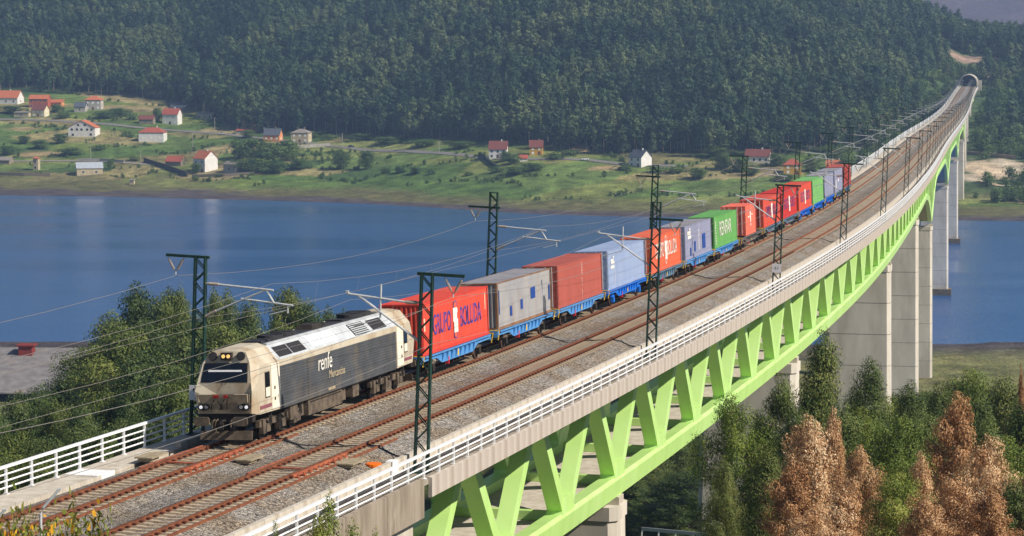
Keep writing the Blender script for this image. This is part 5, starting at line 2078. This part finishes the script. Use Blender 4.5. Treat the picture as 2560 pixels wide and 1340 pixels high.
def house(label, xp, yp, L, W, H, rise, yaw, wall, roof, kind='gable', wins=(2, 2), sidew=(0, 0), pane=None, chim=True, cat='house', name='house', door=True):
    """xp, yp: photo pixel of the front foot; L, W, H, rise in metres"""
    g, s_ = ground(xp, yp)
    ya = R(yaw)
    # push the centre back so that the front foot stays where it is seen
    cx_ = Vector((g.x, g.y + (W / 2 * abs(math.cos(ya)) + L / 2 * abs(math.sin(ya))), 0))
    gz_ = tz(cx_.x, cx_.y)
    zb = min(g.z, gz_)
    h_ = thing(name, label, cat, (cx_.x, cx_.y, g.z), (0, 0, ya))
    l2, w2 = L / 2, W / 2
    mb_ = MB()
    if kind == 'gable':
        sec = [(-w2, -3), (w2, -3), (w2, H), (0, H + rise), (-w2, H)]
        mb_.loft([[(x, y, z) for y, z in sec] for x in (-l2, l2)])
    else:
        mb_.b2(-l2, l2, -w2, w2, -3, H)
    wo_ = mb_.build('wall', wall, h_)
    ov = .45
    mb_ = MB()
    if kind == 'gable':
        k = rise / w2
        for sg in (-1, 1):
            a = [(sg * (w2 + ov), H - ov * k + .03), (0, H + rise + .03), (0, H + rise + .28), (sg * (w2 + ov), H - ov * k + .22)]
            if sg > 0:
                a = a[::-1]
            mb_.loft([[(x, y, z) for y, z in a] for x in (-l2 - ov, l2 + ov)])
    elif kind == 'hip':
        b_ = [(-l2 - ov, -w2 - ov), (l2 + ov, -w2 - ov), (l2 + ov, w2 + ov), (-l2 - ov, w2 + ov)]
        rl = max(.1, l2 - w2 * .9)
        mb_.loft([[(x, y, H + .02) for x, y in b_], [(x, y, H + .22) for x, y in b_]])
        A, B_ = (-rl, 0, H + rise), (rl, 0, H + rise)
        q = [(x, y, H + .225) for x, y in b_]
        mb_.quad(q[0], q[1], B_, A).quad(q[2], q[3], A, B_).quad(q[1], q[2], B_).quad(q[3], q[0], A)
    elif kind == 'mono':
        mb_.loft([[(x, -w2 - ov, H - .05), (x, w2 + ov, H + rise), (x, w2 + ov, H + rise + .2), (x, -w2 - ov, H + .15)] for x in (-l2 - ov, l2 + ov)])
    ro_ = mb_.build('roof', roof, h_)
    if chim:
        MB().b2(l2 * .3, l2 * .3 + .7, -.35, .35, H + rise * .4, H + rise + 1.1).build('chimney', w_white if wall is w_white else w_stone, ro_)

    def openings(nx, ny, span, place):
        for j in range(ny):
            for i in range(nx):
                u = (i + .5) / nx * span - span / 2
                z = (j + .42) * H / ny
                ww, hh = min(1.2, span / nx * .5), min(1.35, H / ny * .5)
                isdoor = door and j == 0 and i == nx // 2 and ny > 1
                if isdoor:
                    z, hh = 1.05, 2.1
                place(u, z + (0 if isdoor else .25), ww, hh, isdoor)

    def front(u, z, ww, hh, dr):
        f_ = MB().b2(u - ww / 2 - .1, u + ww / 2 + .1, -w2 - .06, -w2 + .02, z - hh / 2 - .1, z + hh / 2 + .1).build('door' if dr else 'window', door_m if dr else win_f, h_)
        if not dr:
            pane_child(f_, u - ww / 2, u + ww / 2, -w2 - .075, -w2 - .058, z - hh / 2, z + hh / 2)

    def pane_child(f_, *b6):
        return MB().b2(*b6).build('pane', pane or win_d, f_)

    def right(u, z, ww, hh, dr):
        f_ = MB().b2(l2 - .02, l2 + .06, u - ww / 2 - .1, u + ww / 2 + .1, z - hh / 2 - .1, z + hh / 2 + .1).build('window', win_f, h_)
        pane_child(f_, l2 + .058, l2 + .075, u - ww / 2, u + ww / 2, z - hh / 2, z + hh / 2)
    if wins[0]:
        openings(wins[0], wins[1], L, front)
    if sidew[0]:
        openings(sidew[0], sidew[1], W, right)
    return h_


house('large house with orange tiled roof cut by the left edge of the picture', 8, 262, 24, 12, 5, 5, -12, w_white, r_orange, 'gable', (4, 1), (1, 1), None)
house('two storey brick house under an orange roof, second from the left on the upper road', 97, 270, 14, 8, 6.6, 2.6, -6, w_brick, r_orange, 'gable', (4, 2), (0, 0))
house('open brick annex with orange lean-to roof beside the brick house', 140, 268, 9, 7, 3.2, 2.0, -8, w_orange, r_orange, 'mono', (1, 1), (0, 0), chim=False)
house('cream house with dark red roof standing on the upper road', 98, 293, 10, 7.5, 5.2, 3.4, -18, w_cream, r_dark, 'gable', (3, 2), (1, 2), shut)
house('low beige garage with purple door left of the cream house', 54, 294, 11, 6, 3.4, .6, -10, w_beige, r_cement, 'mono', (1, 1), (0, 0), M('purple_door', (96, 56, 84)), False)
house('grey two storey house with red hipped roof below the forest', 233, 276, 11.5, 9, 7.2, 3.0, -4, w_grey, r_orange, 'hip', (3, 2), (1, 2), shut)
house('low annex with slate roof left of the grey hipped house', 200, 281, 8, 7, 4.0, 3.0, -4, w_grey, r_slate, 'gable', (1, 1), (0, 0))
house('wide white house turning its gable with many dark windows to the river', 206, 344, 11, 19, 6.6, 4.6, 82, w_white, r_orange, 'gable', (0, 0), (0, 0))
gh = [o for o in bpy.data.objects if o.get('label', '').startswith('wide white house')][0]
wl_ = [c_ for c_ in gh.children if c_.name.startswith('wall')][0]
for (u, z) in ((-7, 5.2), (-4, 5.2), (0, 5.2), (3.2, 5.2), (6.8, 5.2), (-2.4, 8.3), (2.4, 8.3), (6.2, 1.6), (-6.5, 1.8)):
    f_ = MB().b2(-5.58, -5.5, u - .75, u + .75, z - .7, z + .7).build('window', win_d, wl_)
house('house with red hipped roof, white upper floor and orange base', 379, 356, 17, 11, 6.4, 3.4, -4, w_white, r_red, 'hip', (3, 1), (0, 0), shut)
house('white two storey house with red roof left of the vineyard', 428, 312, 11.5, 8, 7.4, 3.8, -16, w_white, r_red, 'gable', (3, 2), (1, 2), shut)
house('low stone outbuilding with dark red roof beside the white two storey house', 366, 311, 10, 7, 3.4, 2.6, -6, w_stone, r_dark, 'gable', (1, 1), (0, 0), chim=False)
house('low grey bungalow with flat hipped roof at the forest edge', 512, 300, 11.5, 9, 4.4, 1.6, -6, w_grey, r_cement, 'hip', (3, 1), (0, 0))
house('dark roofed shed with white front at the forest edge', 447, 271, 12, 6, 2.6, 1.4, -4, w_white, r_slate, 'mono', (0, 0), (0, 0), chim=False)
house('big white house near the shore, bright gable wall and red tiled roof', 510, 432, 11, 10.5, 8.6, 4.4, -42, w_white, r_orange, 'gable', (2, 2), (0, 0))
house('low shed with brown red roof left of the big white shore house', 437, 416, 11, 8, 3.0, 3.0, -20, w_stone, r_red, 'gable', (0, 0), (0, 0), chim=False)
house('small grey concrete shed right of the big white shore house', 582, 434, 10, 8.5, 5.4, 1.6, -38, w_grey, r_cement, 'gable', (1, 1), (0, 0), chim=False)
house('long stone warehouse with pale sheet roof by the water', 218, 440, 16, 11, 4.6, 3.2, 14, w_beige, r_sheet, 'gable', (2, 1), (0, 0), chim=False, cat='warehouse', name='warehouse')
house('slender square dovecote tower with orange cap by the shore', 90, 427, 3.4, 3.4, 7.4, 1.2, -14, w_beige, r_orange, 'hip', (1, 2), (0, 0), chim=False, cat='tower', name='dovecote', door=False)
house('orange brick house with slate roof above the dark grove', 681, 354, 11, 8, 4.4, 4.0, -12, w_orange, r_slate, 'gable', (3, 1), (1, 1), shut)
house('beige house with grey hipped roof right of the slate roofed one', 752, 358, 11.5, 10, 6.6, 2.6, -10, w_beige, r_cement, 'hip', (3, 2), (1, 2), shut)
house('white cottage with dark red roof on the river road', 1246, 397, 10.5, 8, 5.6, 4.4, -6, w_white, r_dark, 'gable', (3, 2), (1, 1))
house('ochre house with red roof right of the white cottage', 1341, 389, 7.6, 7, 5.0, 3.6, -4, w_ochre, r_dark, 'gable', (2, 2), (0, 0), shut)
house('little white shed with red roof between cottage and ochre house', 1309, 404, 4.4, 4, 2.0, 1.6, 0, w_white, r_red, 'gable', (0, 0), (0, 0), chim=False)
house('white house with slate roof and tall chimney by the road', 1602, 420, 10, 8.5, 5.8, 3.8, -48, w_white, r_slate, 'gable', (2, 2), (0, 0))
house('long white villa with dark red roof and dormers behind the train', 1898, 408, 13.5, 9, 3.8, 3.6, -14, w_white, r_dark, 'gable', (4, 1), (1, 1))
house('ochre house with red hipped roof behind the end of the train', 1983, 437, 9.6, 8, 5.2, 3.2, -6, w_ochre, r_red, 'hip', (2, 2), (0, 0), shut)
house('orange roofed house showing just above the last containers', 2092, 428, 10, 8, 3.0, 2.6, -10, w_white, r_orange, 'gable', (2, 1), (0, 0))
house('half hidden barn with grey roof at the left edge near the shore', 4, 412, 12, 8, 2.6, 1.8, -12, w_stone, r_cement, 'gable', (0, 0), (0, 0), chim=False, cat='barn', name='barn')
house('low tin shed with rusty roof on the bank beside the upper road', 612, 336, 12, 6, 2.4, 1.0, -8, w_grey, r_red, 'mono', (0, 0), (0, 0), chim=False, cat='shed', name='shed')
house('small square stone hut standing at the water edge', 330, 462, 2.6, 2.4, 2.6, .3, -8, w_beige, r_cement, 'mono', (0, 0), (0, 0), chim=False, cat='hut', name='hut')


# walls and roads that follow the ground
def on_ground(pts, step=6.0):
    gp = [ground(x, y)[0] for x, y in pts]
    out = []
    for a, b_ in zip(gp, gp[1:]):
        n = max(1, int((b_ - a).length / step))
        for k in range(n):
            p = a.lerp(b_, k / n)
            p.z = tz(p.x, p.y)
            out.append(p)
    out.append(gp[-1])
    return out


def low_wall(label, pts, h, th=.5, mat=w_stone):
    q = on_ground(pts)
    mb_ = MB()
    rings = []
    for i, p in enumerate(q):
        d = (q[min(i + 1, len(q) - 1)] - q[max(i - 1, 0)])
        nrm = Vector((-d.y, d.x, 0)).normalized() * th / 2
        rings.append([p + nrm + Vector((0, 0, -1)), p - nrm + Vector((0, 0, -1)), p - nrm + Vector((0, 0, h)), p + nrm + Vector((0, 0, h))])
    mb_.loft(rings)
    o = mb_.build('garden_wall', mat, None, q[0])
    o.location = q[0]
    tag(o, label, 'wall')


w_dark = M('wall_dark_stone', (86, 80, 76), (64, 60, 58), scale=1, rough=.95)
low_wall('dark stone wall running down to the shore left of the big white house', [(360, 406), (412, 422), (468, 442)], 3.0, .6, w_dark)
low_wall('pale low wall along the shore before the big white house', [(480, 444), (560, 442), (637, 437)], 1.8)
low_wall('low stone wall along the shore at the left edge', [(0, 438), (60, 440), (126, 440)], 1.8)
low_wall('pale wall beside the lower lane behind the warehouse', [(195, 404), (250, 404), (310, 408)], 2.0, .5, w_grey)
low_wall('grey road wall right of the dark grove', [(745, 371), (790, 368), (826, 366)], 2.0, .5, w_grey)
low_wall('dark hedge wall running down beside the white cottage', [(1200, 388), (1222, 408), (1246, 424)], 2.0, 1.6, M('hedge_dark', (48, 62, 40), (36, 48, 30), scale=1, rough=.95))
low_wall('sea wall of pale rock above the sandy clearing', [(2412, 386), (2470, 391), (2540, 398)], 2.2, 1.0, M('rock_pale', (186, 164, 138), (150, 122, 100), scale=.6, rough=.95, bump=.5, bscale=1.5))


def lane(name, pts, wd, mat):
    q = on_ground(pts, 5)
    mb_ = MB()
    rings = []
    for i, p in enumerate(q):
        d = (q[min(i + 1, len(q) - 1)] - q[max(i - 1, 0)])
        nrm = Vector((-d.y, d.x, 0)).normalized() * wd / 2
        a, b_ = p + nrm, p - nrm
        rings.append([(a.x, a.y, max(tz(a.x, a.y), p.z) + .3), (b_.x, b_.y, min(tz(b_.x, b_.y), p.z) + .3)] if a.y > b_.y else [(a.x, a.y, min(tz(a.x, a.y), p.z) + .3), (b_.x, b_.y, max(tz(b_.x, b_.y), p.z) + .3)])
    mb_.loft(rings[::-1], close=False, caps=False)
    tag(mb_.build(name, mat), kind='structure')


lane('road', [(-60, 296), (120, 302), (240, 310), (345, 320), (450, 328), (560, 336), (650, 346), (830, 366), (1000, 378), (1200, 394), (1300, 399), (1400, 398), (1480, 402), (1560, 412), (1720, 417)], 6.0, asph)
lane('lane', [(-40, 404), (120, 403), (260, 405), (400, 415)], 4.0, M('lane_grey', (150, 144, 134), (132, 126, 116), scale=.6, rough=.95))
lane('dirt_track', [(2452, 452), (2500, 466), (2570, 468)], 4.0, M('dirt', (190, 172, 146), (170, 152, 126), scale=.6, rough=.95))


# parked cars
def car(label, xp, yp, yaw, mat):
    g, s_ = ground(xp, yp)
    r_ = thing('parked_car', label, 'car', (g.x, g.y, g.z + .35), (0, 0, R(yaw)))
    mb_ = MB()
    sec = [(-2.1, .35, .8), (-2.0, .3, .95), (-1.0, .3, 1.0), (1.2, .3, 1.0), (2.05, .3, .9), (2.1, .4, .75)]
    mb_.loft([[(x, -.85, z0), (x, .85, z0), (x, .85, z1), (x, -.85, z1)] for x, z0, z1 in sec])
    bo_ = mb_.build('body', mat, r_)
    mb_ = MB()
    mb_.loft([[(-1.5, -.8, .98), (1.0, -.8, .98), (1.0, .8, .98), (-1.5, .8, .98)], [(-1.0, -.62, 1.42), (.35, -.62, 1.42), (.35, .62, 1.42), (-1.0, .62, 1.42)]])
    mb_.build('cabin', win_d, bo_)
    MB().b2(-.95, .3, -.6, .6, 1.425, 1.46).build('roof', mat, bo_)
    for x in (-1.3, 1.3):
        for y in (-.86, .86):
            MB().tube([(x, y - .1, .32), (x, y + .1, .32)], .32, 12).build('wheel', black_rub, r_)


car('silver car parked by the upper road right of the vineyard', 556, 338, 5, M('car_silver', (190, 196, 206), rough=.3, metal=.3))
car('dark blue car parked on the road right of the beige house', 878, 370, 8, M('car_blue', (40, 50, 76), rough=.3))
car('white car on the road between the ochre and the slate roofed house', 1463, 402, 4, M('car_white', (230, 230, 232), rough=.3))
car('pale car parked in the yard left of the wide white house', 160, 344, 10, M('car_white', (230, 230, 232)))

# utility poles
pole_m = M('pole_concrete', (178, 172, 162), (160, 152, 142), scale=1, rough=.9)
for xp, yp, hp, lab in ((227, 404, 42, 'pole behind the warehouse'), (352, 412, 36, 'pole at the top of the dark shore wall'), (537, 328, 34, 'pole by the vineyard below the bungalow'), (856, 368, 34, 'pole on the road right of the beige house'), (482, 376, 44, 'pole in the meadow above the big white house'), (1098, 384, 30, 'pole on the river road among the meadows'), (660, 348, 30, 'pole left of the slate roofed house')):
    g, s_ = ground(xp, yp)
    h_ = hp / s_
    r_ = thing('utility_pole', 'slim pale ' + lab, 'pole', g, (0, 0, 0), 'utility poles in the village')
    MB().tube([(0, 0, -.5), (0, 0, h_)], [.2, .13], 8).build('shaft', pole_m, r_)
    MB().b2(-.7, .7, -.06, .06, h_ - .5, h_ - .36).build('crossarm', pole_m, r_)
    MB().tube([(-.6, 0, h_ - .36), (-.6, 0, h_ - .1)], .06, 6).build('insulator', insul, r_)

# village trees and shrubs
VT = [make_tree_meshes(81 + i, 9.0, 4.0, 2600, .62, .42, tree_leaf, 'round', .12, .3, bark, 1.0, 26) for i in range(3)]
VL = [(600, 398, 40, 52), (635, 405, 50, 60), (680, 412, 50, 60), (720, 402, 44, 56), (640, 432, 44, 40), (690, 434, 40, 36), (745, 425, 36, 30), (605, 430, 34, 34), (853, 424, 42, 44), (918, 424, 40, 44), (1262, 404, 30, 24), (1282, 410, 34, 22), (1511, 444, 12, 16), (1808, 424, 44, 34), (1745, 448, 46, 28), (1852, 432, 50, 36), (1880, 440, 36, 24), (1040, 436, 34, 18), (1000, 434, 30, 18), (965, 434, 26, 14), (1080, 436, 24, 14),
      (100, 372, 40, 22), (150, 360, 34, 24), (60, 360, 30, 20), (175, 388, 60, 18), (250, 376, 40, 14), (20, 388, 40, 22), (335, 402, 34, 14), (275, 424, 12, 22), (490, 434, 22, 26), (455, 412, 26, 16), (395, 306, 24, 34), (300, 290, 46, 20), (260, 296, 50, 18), (330, 300, 36, 16), (160, 296, 40, 18), (140, 282, 30, 20), (30, 284, 50, 18), (585, 290, 40, 46), (620, 345, 30, 20), (660, 330, 26, 18), (780, 345, 44, 16), (820, 350, 40, 14), (1330, 428, 50, 18), (1290, 436, 60, 18), (1240, 432, 40, 16), (1640, 432, 40, 16), (1560, 426, 44, 14), (1690, 432, 60, 14), (1150, 372, 60, 18), (1060, 366, 70, 18), (970, 360, 70, 18), (900, 352, 60, 18), (1790, 396, 50, 30), (1940, 416, 44, 30), (2030, 430, 40, 34), (1960, 452, 50, 18), (1420, 388, 60, 12), (1390, 398, 50, 14), (1170, 440, 30, 10), (860, 452, 26, 8), (545, 444, 20, 8)]
for i, (xp, yp, wp, hp) in enumerate(VL):
    g, s_ = ground(xp, yp)
    nm = 'tree' if hp > 30 else 'shrub'
    if xp < 420:
        where = 'among the houses of the left village'
    elif xp < 800 and yp > 390:
        where = 'in the dark grove right of the big white house'
    elif xp < 850:
        where = 'beside the upper road and vineyard'
    elif xp < 1120:
        where = 'on the meadow in the middle of the far bank'
    elif xp < 1500:
        where = 'near the white cottage and the ochre house'
    else:
        where = 'behind the train near the villa'
    sz = 'large round leafy tree' if hp > 38 else ('leafy green tree' if hp > 30 else ('broad green shrub' if wp > 38 else 'small green shrub'))
    r_ = plant_tree('broadleaf_' + nm if nm == 'tree' else nm, VT[i % 3] if hp > 16 else SHM[i % 3], (g.x, g.y, g.z - .2), rnd.uniform(0, 6.28), 1, sz + ' ' + where, nm, '%ss %s' % (nm, where))
    hb, rb = (9.0, 4.3) if hp > 16 else (4.0, 2.4)
    grove = 560 < xp < 760 and yp > 390
    kx = wp / s_ / 2 / rb * (1.75 if grove else 1.25)
    r_.scale = (kx, kx, hp / s_ / hb * (.86 if grove else 1))
# vine rows: rows of trellised vines are counted as rows
vine_leaf = leaf_mat('vine_leaf', [(62, 92, 34), (86, 118, 40), (110, 140, 50)], nscale=.4)
rgv = np.random.RandomState(8)
for i, (x0, y0, x1, y1) in enumerate(((455, 296, 540, 306), (470, 304, 560, 314), (480, 312, 575, 322), (475, 320, 590, 330), (262, 280, 345, 290), (270, 288, 350, 296), (780, 346, 900, 350), (790, 354, 910, 358), (250, 344, 335, 346), (255, 336, 335, 338), (1350, 396, 1440, 397))):
    q = on_ground([(x0, y0), (x1, y1)], 3)
    a, b_ = q[0], q[-1]
    n = int((b_ - a).length * 9)
    u = rgv.rand(n)
    C = np.stack([a.x + (b_.x - a.x) * u, a.y + (b_.y - a.y) * u, np.zeros(n)], 1)
    C += rgv.normal(0, .35, (n, 3)) * np.array([1, 1, 0])
    C[:, 2] = terrain(C[:, 0], C[:, 1]) + rgv.uniform(.5, 2.1, n)
    C -= np.array(a)
    r_ = thing('vine_row', 'leafy row of trellised vines, %s' % (('uppermost below the bungalow', 'second below the bungalow', 'third below the bungalow', 'lowest, just above the road')[i] if i < 4 else ('upper one by the grey hipped house', 'lower one by the grey hipped house', 'upper one right of the beige house', 'lower one right of the beige house', 'lower one right of the wide white house', 'upper one right of the wide white house', 'right of the ochre house')[i - 4]), 'vines', a, (0, 0, 0), 'vine rows')
    link('foliage', np_mesh('foliage', leaf_quads(rgv, C, .6, .5, .3), 4, vine_leaf), r_)
    mb_ = MB()
    for k in range(0, 6):
        p = a.lerp(b_, k / 5)
        mb_ = MB().b2(p.x - a.x - .06, p.x - a.x + .06, p.y - a.y - .06, p.y - a.y + .06, tz(p.x, p.y) - a.z - .3, tz(p.x, p.y) - a.z + 2.2)
        mb_.build('stake', pole_m, r_)
# scrub
sh_crown = [o for o in bpy.data.objects if o.type == 'MESH' and o.data in [m[1] for m in SHM]][:1]
seen_d = {}
for o in bpy.data.objects:
    if o.type == 'MESH' and o.data in [m[1] for m in SHM]:
        seen_d.setdefault(o.data.name, o)
nS = len(sx_)
s1 = rg.uniform(.7, 2.1, nS)
instance_object('scrub', np.stack([sx_, sy_, terrain(sx_, sy_) - .2], 1), rg.uniform(0, 6.28, nS), np.stack([s1, s1, s1 * rg.uniform(.6, 1.3, nS)], 1), rg.randint(0, len(seen_d), nS), list(seen_d.values()), 'stuff')

hx_, hy_ = rg.uniform(-420, 300, 60000), rg.uniform(1200, 1900, 60000)
xi = 1280 + F * hx_ / hy_
tt_ = (hy_ - shore_d(xi)) / (edge_d(xi) - shore_d(xi))
ok = (tt_ > .26) & (tt_ < 1.0) & (xi > -150) & (xi < 2150)
hx_, hy_ = hx_[ok], hy_[ok]
wx = hx_ + 16 * (fbm(hx_ / 40, hy_ / 40) - .5)
wy = hy_ + 16 * (fbm(hx_ / 40 + 8, hy_ / 40) - .5)
d1 = np.full(len(hx_), 1e9)
d2 = np.full(len(hx_), 1e9)
for k in range(len(_seeds)):
    dd = np.sqrt(((wx - _seeds[k, 0]) * 0.6) ** 2 + (wy - _seeds[k, 1]) ** 2)
    lo_ = np.minimum(d1, dd)
    d2 = np.minimum(d2, np.maximum(d1, dd))
    d1 = lo_
ok = ((d2 - d1) < 1.6) & (fbm(hx_ / 25 + 4, hy_ / 25) > .515)
for o in bpy.data.objects:
    if o.parent is None and o.get('category') in ('house', 'warehouse', 'shed', 'barn', 'tower', 'car', 'hut'):
        ok &= np.hypot(hx_ - o.location.x, hy_ - o.location.y) > 13
hx_, hy_ = hx_[ok], hy_[ok]
nH = len(hx_)
s1 = rg.uniform(.22, .62, nH)
instance_object('hedgerows', np.stack([hx_, hy_, terrain(hx_, hy_) - .2], 1), rg.uniform(0, 6.28, nH), np.stack([s1, s1, s1 * rg.uniform(.6, 1.4, nH)], 1), rg.randint(0, len(seen_d), nH), list(seen_d.values()), 'stuff')

# ------------------------------------------------------------------ tunnel portal
tp = P(S_END + 1, 0, 0)
th = at_s(S_END + 1)[3]
tn = thing('tunnel_portal', 'round concrete tunnel mouth at the far end of the viaduct', 'tunnel', tp, (0, 0, -th))
mb_ = MB()
n = 28
ro, ri = 6.4, 5.8
ang = [(-.26 + (math.pi + .52) * k / n) for k in range(n + 1)]
rings = []
for y, r0_ in ((0, ri), (0, ro), (26, ro), ):
    rings.append([(r0_ * math.cos(a), y, 2.0 + r0_ * math.sin(a)) for a in ang])
mb_.loft(rings, close=False, caps=False)
mb_.build('portal_ring', conc_pale, tn, None, True)
mb_ = MB()
mb_.loft([[(ri * math.cos(a), y, 2.0 + ri * math.sin(a)) for a in ang] for y in (0, 60)], close=False, caps=False)
mb_.quad(*[(ri * math.cos(a), 60, 2.0 + ri * math.sin(a)) for a in ang])
mb_.build('lining', M('tunnel_lining', (70, 68, 70), (50, 48, 50), scale=.4, rough=.95), tn)
MB().b2(-9, -6.3, 5, 12, -3, 4).build('wing_wall', conc_pale, tn)
MB().b2(6.3, 9, 5, 12, -3, 4).build('wing_wall', conc_pale, tn)

# ------------------------------------------------------------------ shed on the near bank at left
g = ray(60, 1000, 540)
gz_ = tz(g.x, g.y)
shd = thing('factory_shed', 'large grey sheet roofed shed by the river behind the left trees', 'shed', (g.x, g.y, gz_), (0, 0, R(-4)))
ridge, eave = ray(60, 872, 556).z - gz_, ray(60, 985, 530).z - gz_
mb_ = MB()
mb_.loft([[(x, -10, eave), (x, 16, ridge), (x, 16, ridge + .3), (x, -10, eave + .3)] for x in (-60, 14.5)])
sr = mb_.build('roof', M('roof_old_sheet', (132, 128, 128), (108, 104, 104), scale=.5, rough=.9, c3=(140, 120, 104), scale3=.3, lo3=.6), shd)
MB().b2(-60, 14, 15, 15.6, 0, ridge - .2).build('rear_wall', w_grey, shd)
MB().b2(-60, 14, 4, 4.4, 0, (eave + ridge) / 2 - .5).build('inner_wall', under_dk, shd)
for x in (-50, -36, -22, -12, -5.5, 9):
    MB().b2(x - .2, x + .2, -9.7, -9.3, 0, eave).build('post', M('post_red', (128, 52, 44), rough=.8), shd)
px_ = ray(56, 866, 552).x - g.x
vt_ = MB().b2(px_ - 1.6, px_ + 1.6, 11, 14, ridge - 2, ridge + 1.2).build('ventilator', M('vent_red', (136, 52, 44), (116, 44, 38), scale=1, rough=.8), sr)
MB().b2(px_ - 2.1, px_ + 2.1, 10.6, 14.4, ridge + 1.2, ridge + 1.5).build('ventilator_cap', M('vent_red', (136, 52, 44)), vt_)

# ------------------------------------------------------------------ foreground on the slope below the camera
def fence_post(label, xp, yp, d):
    top = ray(xp, yp, d)
    gz_ = tz(top.x - .4, top.y)
    r_ = thing('fence_post', label, 'post', (top.x - .42, top.y, gz_), (0, 0, 0), 'bent fence posts')
    h_ = top.z - gz_
    MB().tube([(0, 0, -.3), (0, 0, h_ - .55), (.06, 0, h_ - .4), (.42, 0, h_)], .033, 10).build('shaft', galv, r_)
    MB().box((.42, 0, h_ + .01), (.09, .06, .03)).build('cap', galv, r_)
    MB().box((0, 0, .02), (.2, .2, .04)).build('foot', galv, r_)


fence_post('grey tubular fence post with a bent top at the bottom left', 148, 1224, 52)
fence_post('bent fence post tip cut by the left edge', 12, 1275, 50)
GM = []
for i in range(3):
    rgg = np.random.RandomState(200 + i)
    st = MB()
    C, Fl = [], []
    for k in range(26):
        a, r0_ = rgg.uniform(0, 6.28), rgg.uniform(.05, .55)
        h_ = rgg.uniform(.7, 1.25)
        e_ = Vector((math.cos(a) * r0_, math.sin(a) * r0_, h_))
        st.tube([(0, 0, 0), e_ * .5 + Vector((0, 0, .1)), e_], [.015, .01, .005], 4, False)
        m = 70
        u = rgg.uniform(.25, 1.0, m)
        p = np.array(e_)[None, :] * u[:, None] + rgg.normal(0, .055, (m, 3))
        C.append(p)
        if k % 2 == 0:
            u = rgg.uniform(.6, 1.02, 16)
            Fl.append(np.array(e_)[None, :] * u[:, None] + rgg.normal(0, .04, (16, 3)))
    GM.append((st.mesh('stem', bark), np_mesh('foliage', leaf_quads(rgg, np.concatenate(C), .11, .035, -.4), 4, gorse_leaf), np_mesh('flowers', leaf_quads(rgg, np.concatenate(Fl), .07, .055, 0), 4, gorse_fl)))
for i, (xp, yp, d, h_, lab) in enumerate(((15, 1262, 50, 1.0, 'yellow flowering gorse bush in the bottom left corner'), (60, 1295, 47, .9, 'low gorse bush right of the corner one'), (100, 1308, 48, .8, 'gorse bush left of the bent post'), (140, 1290, 50, .9, 'gorse bush behind the bent post'), (190, 1262, 52, 1.1, 'tall sprig of gorse right of the bent post'), (232, 1300, 52, .9, 'gorse bush at the bottom below the near rail'), (-20, 1290, 48, 1.0, 'gorse bush cut by the left edge'))):
    top = ray(xp, yp, d)
    gz_ = tz(top.x, top.y)
    r_ = thing('gorse_bush', lab, 'bush', (top.x, top.y, top.z - 1.25 * h_ * 1.5), (0, 0, i * 1.3), 'gorse bushes in the foreground')
    hh = max(h_, (top.z - gz_) / 1.25)
    r_.location.z = gz_
    r_.scale = (h_ * 1.3, h_ * 1.3, hh)
    for nm, me in zip(('stem', 'foliage', 'flowers'), GM[i % 3]):
        link(nm, me, r_)
NB = [make_tree_meshes(301 + i, 4.5, 1.5, 3800, .17, .06, gorse_leaf if i else euc_leaf2, 'cone', .05, .2, bark, .42, 30) for i in range(2)]
for i, (xp, yp, d, wp, lab) in enumerate(((825, 1232, 88, 130, 'leafy light green sapling growing in front of the near railing'), (795, 1290, 84, 120, 'light green bush at the bottom below the sapling'), (880, 1300, 86, 110, 'light green bush right of the sapling'), (690, 1300, 80, 50, 'thin sapling left of the leafy one'), (940, 1318, 88, 60, 'weed at the foot of the concrete abutment'))):
    top = ray(xp, yp, d)
    gz_ = tz(top.x, top.y)
    H = max(1.5, top.z - gz_)
    r_ = plant_tree('sapling', NB[i % 2], (top.x, top.y, gz_ - .1), i * 1.1, 1, lab, 'sapling')
    kx = wp / (F / d) / 2 / 1.5
    r_.scale = (kx, kx, H / 4.5)
# roadside barrier in the hollow under the truss
a, b_ = ray(1605, 1322, 205), ray(1775, 1338, 200)
gr = thing('guard_rail', 'pale metal guard rail of the lane under the truss', 'guard rail', a)
MB().bar((0, 0, 0), b_ - a, .08, .3).build('beam', galv, gr)
for k in range(5):
    p = (b_ - a) * (k / 4)
    MB().b2(p.x - .06, p.x + .06, p.y + .02, p.y + .14, p.z - 3.0, p.z + .1).build('post', galv, gr)

# ------------------------------------------------------------------ the air
hz = bpy.data.materials.new('air')
hz.use_nodes = True
t = hz.node_tree
for n in list(t.nodes):
    t.nodes.remove(n)
out = t.nodes.new('ShaderNodeOutputMaterial')
pv = t.nodes.new('ShaderNodeVolumePrincipled')
pv.inputs['Color'].default_value = (.42, .62, 1.0, 1)
pv.inputs['Density'].default_value = 1.55e-4
pv.inputs['Anisotropy'].default_value = 0.2
t.links.new(pv.outputs[0], out.inputs['Volume'])
HB = MB().b2(-4700, 4700, -120, 6400, -6, 420)
ho = HB.build('haze', hz)
tag(ho, kind='stuff')
